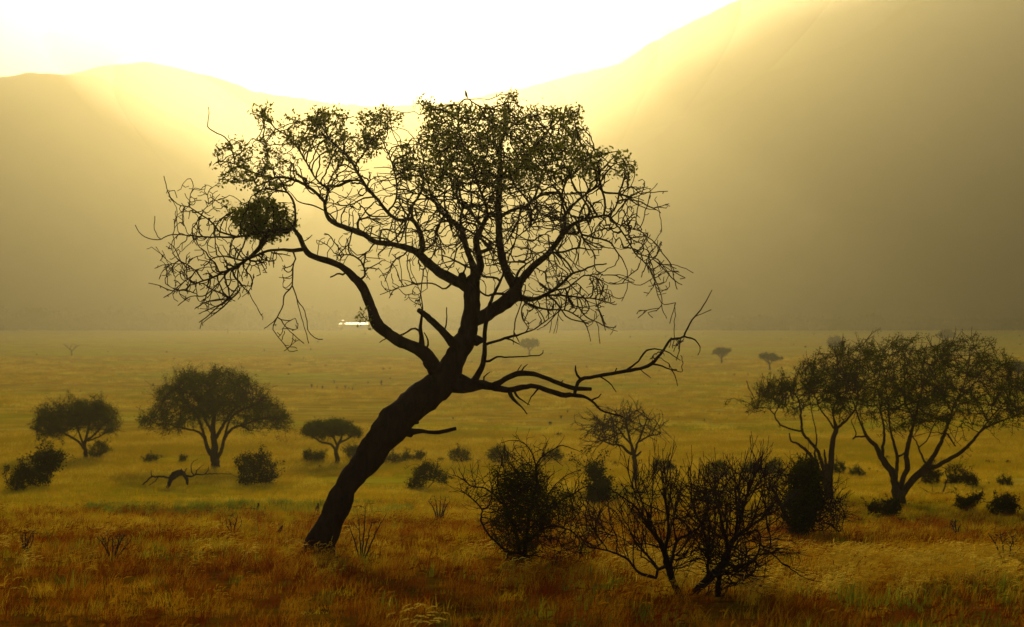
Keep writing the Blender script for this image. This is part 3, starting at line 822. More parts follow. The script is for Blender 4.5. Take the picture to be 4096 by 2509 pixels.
def acacias():
    grow_plant('acacia_tree', 'small round-crowned acacia at far left with a small bush beside its trunk', 'tree', ('D', 205, 1107),
        [('D', [(205, 1112, 12), (206, 1090, 10), (203, 1070, 9), (208, 1050, 7), (215, 1020, 5), (212, 990, 3)], 0.3, 1),
         ('D', [(203, 1082, 8), (190, 1064, 6), (165, 1048, 5), (130, 1035, 3), (105, 1030, 2)], 1.0, 0),
         ('D', [(204, 1075, 7), (193, 1050, 5), (180, 1010, 4), (165, 985, 2)], -1.0, 0),
         ('D', [(206, 1060, 6), (228, 1045, 5), (250, 1020, 4), (270, 1010, 2)], -0.8, 0),
         ('D', [(208, 1062, 6), (235, 1052, 4), (265, 1035, 3)], 1.2, 0)],
        [('D', [(82, 1030), (95, 992), (140, 970), (200, 960), (262, 975), (288, 1012), (282, 1035), (240, 1046), (215, 1030), (190, 1040), (150, 1048), (100, 1048)], 330, 2.4, True)],
        0.15, 0.009, seed=21, per=13, spread=0.09, lsize=0.07, infl=2.2, kill=0.3, layer=(0.5, 1.6, 0.0, -0.35), leaf_forks=0.45, extra=0.3, cap=0.04,
        forks=[dict(frame='D', poly=[(84, 1030), (97, 995), (140, 974), (200, 966), (260, 980), (284, 1012), (278, 1038), (240, 1050), (200, 1052), (150, 1052), (100, 1048)], n=330, length=1.1, spread=36, up=0.15, pf=0.25, lo=0.4, cap=5000)])
    grow_plant('acacia_tree', 'large spreading acacia with wide domed crown standing left of the leaning tree', 'tree', ('D', 518, 1130),
        [('D', [(519, 1136, 24), (518, 1115, 22), (515, 1095, 20), (516, 1070, 16), (512, 1040, 13), (515, 1000, 9), (508, 950, 5), (500, 915, 3)], 0.4, 1),
         ('D', [(514, 1100, 14), (500, 1080, 10), (492, 1055, 8), (475, 1038, 6), (440, 1030, 5), (400, 1020, 3), (350, 1018, 2)], 1.2, 0),
         ('D', [(519, 1105, 12), (532, 1085, 9), (540, 1055, 8), (555, 1035, 7), (580, 1024, 5), (600, 1036, 3)], -0.8, 0),
         ('D', [(575, 1026, 5), (620, 1010, 4), (660, 1005, 3), (685, 1015, 2)], -1.4, 0),
         ('D', [(495, 1062, 8), (478, 1010, 6), (450, 970, 5), (430, 930, 3)], -2.0, 0),
         ('D', [(516, 1060, 10), (545, 1010, 7), (580, 960, 5), (600, 920, 3)], 2.0, 0),
         ('D', [(512, 1045, 8), (490, 1000, 6), (470, 950, 5), (460, 910, 3)], 2.2, 0),
         ('D', [(538, 1058, 7), (560, 1000, 5), (620, 970, 4), (640, 955, 2)], -2.2, 0)],
        [('D', [(328, 1018), (345, 1000), (372, 985), (372, 945), (400, 920), (430, 898), (500, 890), (590, 898), (628, 935), (650, 965), (685, 985), (697, 1010), (684, 1034), (630, 1015), (590, 1030), (555, 1010), (520, 1015), (470, 1020), (430, 1032), (380, 1020)], 700, 3.6, True),
         ('D', [(560, 1030), (690, 1000), (685, 1038), (600, 1042)], 60, 1.5, False)],
        0.15, 0.009, seed=22, per=10, spread=0.10, lsize=0.07, infl=2.4, kill=0.3, layer=(0.55, 1.3, 0.0, -0.28), leaf_forks=0.4, extra=0.2, cap=0.045,
        forks=[dict(frame='D', poly=[(332, 1018), (350, 1000), (376, 985), (378, 945), (404, 922), (432, 902), (500, 895), (588, 902), (624, 937), (645, 967), (680, 985), (692, 1010), (680, 1036), (630, 1026), (590, 1038), (555, 1020), (520, 1025), (470, 1030), (430, 1038), (380, 1025)], n=750, length=1.4, spread=36, up=0.12, pf=0.25, lo=0.4, cap=10000)])
    grow_plant('acacia_tree', 'small umbrella acacia with flat dense crown behind the leaning trunk', 'tree', ('D', 812, 1115),
        [('D', [(812, 1120, 13), (811, 1100, 11), (808, 1085, 9), (815, 1068, 7), (822, 1050, 5), (830, 1035, 3)], 0.2, 1),
         ('D', [(808, 1086, 7), (798, 1070, 6), (775, 1064, 5), (750, 1050, 3), (735, 1042, 2)], 0.8, 0),
         ('D', [(813, 1075, 6), (800, 1050, 5), (785, 1030, 3)], -0.8, 0),
         ('D', [(816, 1065, 6), (838, 1055, 4), (855, 1042, 3)], 0.5, 0)],
        [('D', [(720, 1040), (738, 1022), (765, 1013), (800, 1010), (838, 1018), (862, 1032), (870, 1048), (850, 1052), (840, 1042), (800, 1046), (760, 1050), (740, 1044)], 420, 2.0, True)],
        0.15, 0.012, seed=23, per=40, spread=0.11, lsize=0.085, infl=2.0, kill=0.2)
    grow_plant('bare_tree', 'thin nearly leafless round-crowned tree standing behind the dark bushes', 'tree', ('D', 1528, 1165),
        [('D', [(1529, 1170, 14), (1528, 1140, 12), (1527, 1110, 11), (1524, 1092, 10), (1518, 1070, 7), (1512, 1045, 5), (1505, 1010, 3)], 0.2, 1),
         ('D', [(1524, 1096, 8), (1508, 1085, 7), (1496, 1072, 6), (1470, 1068, 5), (1445, 1058, 3), (1425, 1050, 2)], 0.8, 0),
         ('D', [(1526, 1095, 7), (1532, 1070, 6), (1545, 1040, 5), (1555, 1010, 3)], -0.8, 0),
         ('D', [(1534, 1065, 5), (1560, 1050, 4), (1585, 1045, 2)], 0.4, 0),
         ('D', [(1518, 1070, 5), (1490, 1035, 4), (1470, 1010, 2)], -1.0, 0),
         ('D', [(1528, 1100, 7), (1542, 1086, 4)], 0.2, 0)],
        [('D', [(1412, 1040), (1428, 1008), (1480, 990), (1510, 984), (1548, 980), (1572, 1008), (1602, 1030), (1596, 1062), (1560, 1045), (1530, 1040), (1490, 1062), (1440, 1064)], 380, 2.2, False)],
        0.15, 0.012, seed=24, per=0, infl=2.0, kill=0.3, spur=150, wander=0.3, momentum=0.6,
        forks=[dict(frame='D', poly=[(1408, 1045), (1425, 1002), (1480, 984), (1545, 974), (1575, 1000), (1608, 1030), (1600, 1070), (1560, 1058), (1530, 1075), (1490, 1078), (1440, 1072)], n=100, length=1.1, spread=30, up=0.1, pf=0.22, lo=0.35)])
    grow_plant('forked_tree', 'sparse two-stemmed tree rising behind the tall dark bush', 'tree', ('R', 705, 1240),
        [('R', [(704, 1255, 50), (708, 1200, 44), (712, 1100, 36), (722, 980, 31), (733, 890, 28), (747, 840, 26), (735, 790, 12), (728, 740, 9), (755, 670, 7), (740, 580, 5), (745, 500, 3)], 0.6, 1),
         ('R', [(745, 845, 20), (780, 820, 17), (815, 785, 13), (850, 740, 11), (870, 670, 9), (855, 600, 7), (820, 520, 5), (815, 440, 3)], -0.8, 0),
         ('R', [(740, 850, 12), (700, 790, 10), (655, 730, 8), (640, 680, 8), (605, 620, 6), (565, 550, 5), (545, 505, 3)], 1.0, 0),
         ('R', [(700, 1225, 34), (686, 1100, 28), (662, 1010, 20), (640, 960, 18), (600, 910, 16), (562, 860, 15), (555, 780, 12), (545, 700, 9), (520, 655, 7), (470, 625, 5), (430, 610, 3)], -0.9, 0),
         ('R', [(690, 1150, 26), (630, 1030, 20), (590, 972, 18), (540, 930, 14), (500, 910, 10), (490, 870, 7)], 0.7, 0),
         ('R', [(560, 858, 12), (510, 850, 10), (440, 820, 10), (410, 770, 8), (430, 720, 7), (400, 680, 6), (340, 650, 4)], 0.8, 0),
         ('R', [(408, 770, 7), (370, 730, 5), (310, 735, 4), (270, 745, 3)], -0.4, 0),
         ('R', [(655, 1050, 22), (630, 1000, 14), (640, 900, 8), (630, 830, 6), (610, 740, 5), (600, 640, 3)], 0.5, 0),
         ('R', [(692, 1090, 22), (688, 1010, 14), (682, 960, 8)], 0.1, 0)],
        [('R', [(262, 745), (300, 705), (320, 620), (400, 590), (480, 600), (530, 600), (620, 590), (640, 680), (600, 740), (520, 740), (440, 720), (380, 730), (330, 755)], 330, 1.6, True),
         ('R', [(533, 500), (640, 490), (690, 500), (700, 430), (780, 390), (850, 420), (860, 640), (840, 760), (760, 780), (700, 740), (640, 720), (600, 600)], 480, 1.9, True)],
        0.11, 0.010, seed=25, per=9, spread=0.055, lsize=0.05, infl=1.5, kill=0.2, leafdist=0.2, extra=0.05, leaf_forks=0.65, layer=(0.6, 2.2, 0.2, -0.08),
        forks=[dict(frame='R', poly=[(255, 750), (290, 700), (310, 625), (340, 595), (400, 582), (440, 600), (480, 590), (530, 600), (560, 580), (530, 500), (560, 488), (640, 490), (690, 470), (690, 430), (780, 380), (850, 415), (870, 640), (860, 780), (820, 810), (760, 800), (700, 760), (640, 740), (560, 760), (440, 730), (380, 735), (330, 765)], n=210, length=0.9, spread=38, up=0.25, pf=0.24, lo=0.5)])
    grow_plant('acacia_tree', 'big many-stemmed acacia with feathery windswept crown near the right edge', 'tree', ('R', 1095, 1265),
        [('R', [(1098, 1285, 90), (1095, 1250, 72), (1085, 1190, 66), (1072, 1150, 44), (1050, 1080, 38), (1000, 1010, 36), (965, 940, 26), (920, 895, 20), (885, 820, 12), (855, 745, 9), (835, 680, 6), (800, 600, 4)], 1.0, 1),
         ('R', [(905, 892, 12), (870, 886, 10), (838, 901, 9)], 0.2, 0),
         ('R', [(860, 888, 8), (850, 850, 7), (828, 800, 5)], 0.4, 0),
         ('R', [(1000, 1010, 24), (1005, 930, 17), (1012, 860, 14), (1000, 780, 11), (985, 700, 8), (960, 560, 5), (900, 440, 3)], -1.0, 0),
         ('R', [(1078, 1160, 24), (1078, 1070, 22), (1082, 1000, 19), (1062, 920, 16), (1045, 850, 12), (1035, 740, 9), (1020, 600, 7), (1040, 450, 4)], 0.6, 0),
         ('R', [(1082, 990, 12), (1110, 985, 11), (1125, 975, 10)], -0.2, 0),
         ('R', [(1098, 1200, 34), (1112, 1120, 30), (1138, 1060, 32), (1132, 990, 28), (1150, 900, 24), (1170, 830, 18), (1192, 740, 13), (1220, 620, 9), (1280, 500, 6), (1340, 390, 3)], -0.8, 0),
         ('R', [(1105, 1215, 40), (1140, 1160, 40), (1182, 1110, 40), (1235, 1060, 42), (1275, 1005, 27), (1312, 940, 24), (1342, 870, 20), (1372, 790, 15), (1400, 700, 11), (1450, 600, 8), (1480, 450, 5), (1470, 350, 3)], 1.2, 0),
         ('R', [(1245, 1058, 32), (1295, 1052, 26), (1352, 1020, 24), (1420, 982, 22), (1480, 930, 18), (1530, 868, 14), (1582, 830, 12), (1660, 800, 9), (1740, 770, 6), (1820, 730, 4)], -1.6, 0),
         ('R', [(1530, 868, 10), (1600, 780, 8), (1680, 690, 6), (1750, 600, 4)], 1.0, 0),
         ('R', [(1350, 860, 10), (1400, 940, 8)], 0.4, 0),
         ('R', [(1235, 1040, 14), (1205, 960, 10), (1182, 910, 8), (1150, 860, 6)], 0.8, 0),
         ('R', [(1190, 960, 8), (1250, 900, 8), (1280, 830, 7), (1330, 760, 5)], -0.6, 0),
         ('R', [(1180, 810, 12), (1130, 700, 9), (1120, 560, 6), (1130, 400, 4)], 1.6, 0),
         ('R', [(1385, 760, 9), (1330, 650, 7), (1290, 540, 5), (1290, 400, 3)], -1.2, 0),
         ('R', [(1410, 690, 9), (1540, 560, 7), (1600, 480, 4)], 1.4, 0)],
        [('R', [(690, 500), (680, 450), (760, 395), (850, 400), (890, 325), (930, 360), (960, 400), (1040, 340), (1170, 362), (1150, 400), (1230, 420), (1255, 400), (1280, 365), (1400, 372), (1470, 333), (1560, 385), (1590, 450), (1700, 455), (1778, 530), (1900, 600), (1920, 800), (1830, 860), (1750, 820), (1640, 810), (1500, 840), (1380, 870), (1250, 860), (1150, 840), (1000, 840), (900, 800), (850, 740), (830, 640), (740, 560)], 900, 3.6, True),
         ('R', [(1480, 930), (1520, 920), (1520, 1010), (1460, 1050)], 16, 0.4, False),
         ('R', [(1600, 830), (1640, 830), (1660, 960), (1640, 960)], 8, 0.3, False)],
        0.12, 0.010, seed=26, per=11, spread=0.055, lsize=0.05, infl=1.7, kill=0.24, leafdist=0.2, extra=0.0, leaf_forks=0.8, layer=(0.55, 2.2, 0.30, -0.03),
        forks=[dict(frame='R', poly=[(690, 505), (690, 465), (720, 420), (760, 395), (850, 400), (885, 370), (885, 322), (910, 320), (925, 350), (960, 395), (1000, 390), (1030, 340), (1075, 345), (1100, 365), (1180, 362), (1150, 400), (1190, 420), (1230, 400), (1255, 420), (1262, 370), (1330, 365), (1400, 372), (1470, 330), (1500, 340), (1525, 355), (1560, 385), (1575, 430), (1600, 470), (1700, 440), (1745, 460), (1700, 500), (1778, 530), (1900, 600), (1920, 860), (1830, 880), (1750, 840), (1690, 820), (1640, 820), (1560, 850), (1500, 850), (1380, 890), (1300, 900), (1250, 870), (1150, 870), (1000, 850), (900, 820), (850, 760), (790, 700), (740, 560)], n=760, length=1.2, spread=32, up=0.12, bias=(0.40, 0, 0), pf=0.22, lo=0.5, cap=9000)])
acacias()

# ------------------------------------------------------------------ dark thorn bushes in front
def front_bushes():
    K = 'K'
    grow_plant('thorn_bush', 'dense dark thorn bush with long arching thorny shoots, nearest the leaning trunk', 'bush', (K, 560, 965),
        [(K, [(560, 960, 26), (545, 850, 24), (520, 740, 20), (480, 640, 16), (440, 560, 12), (420, 470, 8), (440, 380, 5)], 0.5, 1),
         (K, [(570, 940, 24), (590, 800, 22), (600, 700, 18), (620, 600, 14), (650, 480, 12), (640, 370, 9), (610, 290, 7), (560, 245, 6), (500, 235, 5), (440, 250, 4)], -0.4, 1),
         (K, [(620, 640, 12), (660, 520, 10), (640, 400, 9), (680, 330, 8), (740, 290, 7), (790, 265, 6), (850, 280, 5), (910, 305, 3)], 0.4, 0),
         (K, [(690, 320, 6), (730, 330, 5), (800, 385, 3)], -0.2, 0),
         (K, [(500, 900, 18), (440, 850, 13), (370, 780, 12), (325, 700, 11), (330, 640, 10), (270, 570, 8), (210, 530, 5), (180, 525, 3)], -0.5, 1),
         (K, [(330, 640, 9), (370, 610, 8), (390, 530, 6), (375, 470, 4)], 0.3, 0),
         (K, [(480, 640, 11), (400, 550, 9), (340, 510, 9), (270, 500, 8), (220, 460, 7), (180, 440, 5), (150, 390, 3)], 0.3, 0),
         (K, [(300, 505, 6), (275, 440, 4), (262, 370, 3)], 0.2, 0),
         (K, [(220, 462, 5), (225, 420, 3), (235, 380, 2)], 0.1, 0),
         (K, [(600, 750, 16), (700, 660, 12), (780, 590, 10), (870, 540, 8), (940, 500, 6), (1000, 520, 4)], 0.5, 1),
         (K, [(870, 540, 7), (890, 480, 5), (880, 400, 3)], 0.2, 0),
         (K, [(700, 640, 9), (720, 540, 8), (790, 460, 6), (860, 420, 5), (905, 408, 3)], -0.4, 0),
         (K, [(590, 820, 16), (700, 740, 12), (800, 740, 9), (880, 790, 7), (900, 860, 5)], -0.6, 1),
         (K, [(445, 380, 5), (450, 320, 4), (470, 260, 3)], 0.1, 0),
         (K, [(760, 280, 4), (790, 240, 3), (808, 205, 2)], 0.1, 0),
         (K, [(640, 400, 5), (560, 330, 4), (520, 280, 3), (515, 240, 2)], 0.1, 0)],
        [(K, [(400, 400), (440, 370), (560, 380), (690, 400), (720, 500), (860, 530), (900, 620), (870, 700), (800, 720), (700, 760), (620, 940), (470, 950), (430, 840), (380, 780), (400, 650), (420, 560), (390, 470)], 1500, 0.9, True),
         (K, [(470, 420), (680, 430), (720, 560), (800, 620), (700, 700), (620, 860), (500, 860), (450, 700), (440, 520)], 1300, 0.7, True),
         (K, [(200, 440), (400, 440), (420, 850), (340, 760), (320, 620), (230, 540)], 130, 0.7, False),
         (K, [(640, 700), (900, 560), (980, 640), (960, 860), (860, 1060), (700, 980), (640, 900)], 420, 0.9, False),
         (K, [(480, 250), (700, 260), (740, 320), (680, 400), (500, 380)], 50, 0.5, False)],
        0.055, 0.0038, seed=31, bark=BARK, leaf=LEAFD, per=5, spread=0.035, lsize=0.034, layer=(1.6, 2.4, 0.3, -0.12), infl=0.6, kill=0.062, wander=0.35, momentum=0.5,
        spur=900, spurlen=0.12, trunk_name='stem', leafdist=0.10, extra=0.5, cap=0.011, iters=40, leaf_forks=0.0,
        forks=[dict(frame=K, poly=[(150, 390), (200, 420), (262, 365), (300, 420), (380, 340), (440, 240), (600, 225), (760, 250), (860, 280), (900, 400), (1000, 500), (980, 640), (960, 860), (860, 1040), (700, 980), (440, 960), (340, 800), (300, 650), (180, 530)], n=420, length=0.55, spread=30, up=0.3, pf=0.13, lo=0.2, cap=5000)])
    grow_plant('bare_bush', 'leafless wiry bush with a slim fork of dark branches right of the thorn bush', 'bush', (K, 1480, 1150),
        [(K, [(1500, 1185, 44), (1450, 1080, 38), (1405, 960, 40), (1385, 860, 32), (1330, 780, 22), (1270, 690, 16), (1220, 620, 12), (1170, 580, 9), (1110, 540, 7), (1060, 510, 5)], -0.4, 1),
         (K, [(1420, 1000, 24), (1440, 880, 20), (1470, 810, 18), (1530, 780, 13), (1600, 720, 10), (1640, 640, 8), (1700, 560, 6)], 0.6, 1),
         (K, [(1395, 870, 20), (1410, 760, 16), (1400, 640, 13), (1390, 540, 10), (1385, 470, 8), (1350, 430, 6), (1340, 390, 4)], 0.4, 1),
         (K, [(1390, 540, 8), (1420, 450, 6), (1420, 360, 4)], 0.2, 0),
         (K, [(1460, 820, 12), (1440, 720, 9), (1450, 640, 8), (1470, 540, 6), (1520, 500, 4)], -0.4, 0),
         (K, [(1325, 775, 14), (1270, 620, 10), (1220, 480, 8), (1240, 430, 5), (1260, 400, 3)], 0.5, 0),
         (K, [(1360, 1000, 20), (1290, 900, 13), (1220, 830, 10), (1180, 740, 7), (1150, 700, 4)], -0.5, 1),
         (K, [(1360, 1040, 22), (1240, 1000, 16), (1180, 930, 14), (1080, 880, 11), (990, 860, 9), (940, 850, 7), (900, 790, 5)], -0.6, 1),
         (K, [(1060, 870, 8), (1000, 780, 7), (990, 700, 5)], 0.3, 0),
         (K, [(1110, 890, 8), (1110, 790, 7), (1075, 720, 6), (1085, 660, 5), (1130, 620, 3)], 0.3, 0)],
        [(K, [(1080, 480), (1200, 470), (1340, 380), (1440, 370), (1480, 460), (1560, 470), (1600, 600), (1560, 760), (1460, 860), (1380, 900), (1300, 820), (1220, 700), (1130, 600)], 70, 0.9, False),
         (K, [(900, 800), (1000, 680), (1100, 640), (1200, 780), (1300, 880), (1340, 1000), (1240, 980), (1100, 900), (980, 880)], 70, 0.8, False),
         (K, [(1380, 880), (1560, 840), (1560, 1080), (1400, 1120)], 60, 0.5, False)],
        0.055, 0.0040, seed=32, bark=BARK, per=0, infl=0.7, kill=0.16, wander=0.2, momentum=0.8, trunk_name='stem', cap=0.014, iters=45, spur=60, spurlen=0.1,
        forks=[dict(frame=K, poly=[(1050, 500), (1120, 470), (1200, 450), (1230, 420), (1330, 360), (1430, 350), (1480, 440), (1560, 430), (1640, 500), (1760, 480), (1700, 700), (1600, 760), (1560, 1080), (1380, 1100), (1300, 1000), (1180, 960), (980, 900), (900, 780), (980, 640), (1100, 620)], n=150, length=0.8, spread=20, up=0.5, pf=0.17, wob=0.05, fang=(10, 28), gens=4, lo=0.25, cap=8000)])
    grow_plant('bare_bush', 'leafless bush of crowded upward sweeping dark branches, largest of the bare bushes', 'bush', (K, 1640, 1150),
        [(K, [(1560, 1120, 40), (1640, 1040, 46), (1720, 960, 44), (1760, 880, 36), (1800, 800, 26), (1880, 740, 18), (1960, 680, 13), (2040, 640, 9), (2100, 600, 5)], 0.4, 1),
         (K, [(1760, 880, 28), (1745, 800, 20), (1720, 700, 15), (1700, 600, 12), (1740, 500, 9), (1800, 420, 6), (1790, 370, 3)], -0.4, 1),
         (K, [(1640, 1050, 26), (1640, 940, 18), (1630, 820, 14), (1600, 720, 11), (1560, 640, 8), (1540, 540, 6), (1560, 470, 3)], -0.7, 1),
         (K, [(1640, 900, 14), (1650, 760, 12), (1640, 640, 9), (1650, 540, 7), (1700, 470, 5), (1760, 400, 4)], 0.4, 0),
         (K, [(1780, 840, 18), (1830, 700, 13), (1860, 580, 10), (1900, 470, 7), (1950, 350, 5), (1962, 225, 3)], 0.6, 0),
         (K, [(1720, 960, 26), (1700, 1060, 30), (1700, 1150, 34)], -0.1, 1),
         (K, [(1765, 870, 18), (1800, 760, 14), (1810, 640, 11), (1800, 540, 8), (1840, 460, 5), (1930, 400, 3)], -0.7, 0),
         (K, [(1820, 790, 14), (1930, 760, 12), (1940, 860, 11), (1910, 920, 16), (1860, 970, 14)], -0.8, 0),
         (K, [(1910, 920, 14), (1930, 960, 11), (1950, 960, 8)], -0.1, 0),
         (K, [(1935, 860, 10), (2000, 880, 9), (2060, 940, 8), (2140, 990, 7), (2200, 1030, 5), (2300, 1055, 3)], -0.7, 0),
         (K, [(2060, 940, 6), (2120, 970, 5), (2200, 1000, 3)], -0.2, 0),
         (K, [(1945, 850, 8), (2050, 860, 6), (2150, 875, 3)], 0.2, 0),
         (K, [(1880, 740, 12), (1930, 620, 9), (1960, 520, 7), (1980, 440, 4)], 0.3, 0)],
        [(K, [(1540, 500), (1640, 470), (1780, 380), (1900, 400), (1980, 380), (1990, 460), (2080, 540), (2120, 640), (2060, 720), (1940, 780), (1860, 860), (1780, 900), (1680, 900), (1600, 780), (1560, 640)], 110, 0.9, False),
         (K, [(1600, 900), (1900, 860), (1900, 1080), (1800, 1150), (1620, 1100)], 110, 0.6, False),
         (K, [(1960, 780), (2100, 840), (2240, 980), (2160, 1040), (2020, 920)], 50, 0.4, False)],
        0.055, 0.0040, seed=33, bark=BARK, per=0, infl=0.7, kill=0.16, wander=0.2, momentum=0.8, trunk_name='stem', cap=0.014, iters=45, spur=80, spurlen=0.1,
        forks=[dict(frame=K, poly=[(1460, 520), (1540, 470), (1640, 440), (1700, 440), (1790, 360), (1800, 400), (1880, 400), (1940, 370), (2000, 420), (2080, 520), (2140, 600), (2120, 680), (2060, 740), (2000, 790), (2060, 880), (1960, 940), (1900, 1080), (1800, 1150), (1560, 1130), (1560, 900), (1500, 700)], n=230, length=0.85, spread=18, up=0.45, pf=0.17, wob=0.05, fang=(10, 28), gens=4, lo=0.22, cap=12000)])
    grow_plant('tall_bush', 'tall near-black leafy bush in front of the two-stemmed tree', 'bush', (K, 2170, 800),
        [(K, [(2160, 820, 60), (2170, 700, 56), (2190, 560, 46), (2200, 440, 30), (2210, 370, 14)], 0.3, 1),
         (K, [(2150, 780, 40), (2080, 650, 24), (2040, 560, 14), (1990, 480, 8)], 0.8, 1),
         (K, [(2210, 700, 26), (2270, 640, 16), (2330, 600, 10), (2400, 600, 6)], -0.6, 1),
         (K, [(2330, 605, 8), (2390, 640, 6), (2430, 690, 4)], 0.2, 0),
         (K, [(2300, 620, 8), (2340, 700, 6), (2400, 760, 4)], 0.2, 0),
         (K, [(2330, 600, 5), (2370, 540, 4), (2400, 500, 3)], 0.2, 0)],
        [(K, [(2150, 400), (2170, 350), (2200, 362), (2240, 345), (2262, 400), (2290, 440), (2270, 520), (2300, 580), (2260, 660), (2215, 720), (2200, 790), (2150, 800), (2110, 740), (2120, 660), (2090, 600), (2135, 520), (2125, 460)], 1700, 0.9, True),
         (K, [(1980, 440), (2100, 420), (2130, 560), (2080, 700), (2020, 600)], 150, 0.9, False),
         (K, [(2260, 600), (2400, 590), (2460, 680), (2400, 780), (2330, 760), (2250, 780), (2230, 680)], 260, 1.0, False)],
        0.075, 0.006, seed=34, bark=BARK, leaf=LEAFD, per=8, spread=0.055, lsize=0.055, infl=0.9, kill=0.085, wander=0.4, trunk_name='stem', cap=0.02, leafdist=0.15, extra=0.8, iters=40, leaf_forks=0.0, layer=(1.3, 1.8, 0.3, -0.15),
        forks=[dict(frame=K, poly=[(1960, 430), (2060, 400), (2110, 370), (2170, 330), (2260, 340), (2300, 400), (2330, 520), (2400, 500), (2470, 600), (2470, 700), (2400, 800), (2230, 800), (2080, 790), (2010, 640)], n=260, length=0.8, spread=40, up=0.15, pf=0.2, lo=0.2, cap=6000)])
front_bushes()

# ------------------------------------------------------------------ bushes of the middle distance
def bush(label, poly, base_y=None, n=260, half=None, leaf=None, group='scattered bushes on the plain', seed=0, lsize=None, dens=1.0, name='bush', frame='D', foot=None):
    P2 = [(p[0], p[1]) for p in fx(frame, poly)]
    xs = [p[0] for p in P2]; ys = [p[1] for p in P2]
    by = max(ys) if base_y is None else base_y * S
    low = [p for p in P2 if p[1] > by - 0.25 * (by - min(ys))]
    bx = sum(p[0] for p in low) / len(low) if foot is None else foot * S
    g = ground_pt(bx, by - 2)
    D = g.y; mpp = D / FPX
    w = (max(xs) - min(xs)) * mpp; h = (max(ys) - min(ys)) * mpp
    half = half or 0.45 * w
    T = Plant(D, max(0.06, h / 14), 100 + seed)
    rng = T.rng
    n = int(n * dens * 0.8)
    pts = T.attract('P', P2, n, half)
    root = empty(name, g); tag(root, label, 'bush', group)
    T.pos.append(tuple(g + Vector((0, 0, -0.1)))); T.par.append(-1); T.rad.append(h * 0.03); T.own.append(-1)
    T.pos.append(tuple(g + Vector((0, 0, h * 0.06)))); T.par.append(0); T.rad.append(h * 0.028); T.own.append(-1)
    T.grow(pts[:max(40, n // 4)], h * 2.0, h * 0.07, 30, wander=0.3)
    cx0, cy0 = sum(xs) / len(xs), sum(ys) / len(ys)
    big = [(cx0 + (x - cx0) * 1.16, cy0 + (y - cy0) * (1.16 if y < cy0 else 1.0)) for x, y in P2]
    made = T.fork('P', big, 70, h * 0.32, spread=45, up=0.3, pf=0.25, cap=1500)
    T.radii(0.008, 2.4, cap=h * 0.018)
    T.mesh('branches', [-1], BARK2, root, sides=3)
    keep = np.array([mnoise.noise(Vector(p) * (3.2 / max(h, 0.6))) > -0.16 for p in pts])
    lp = pts[keep]
    if made: lp = np.vstack([lp, [T.pos[i] for i in made if rng.random() < 0.18]])
    leaves('foliage', lp, 12, h * 0.04 + 0.02, lsize or max(0.05, h * 0.05), leaf or LEAFD, root, rng, aspect=0.7)
    return root
FR['P'] = (0, 0, 1.0)
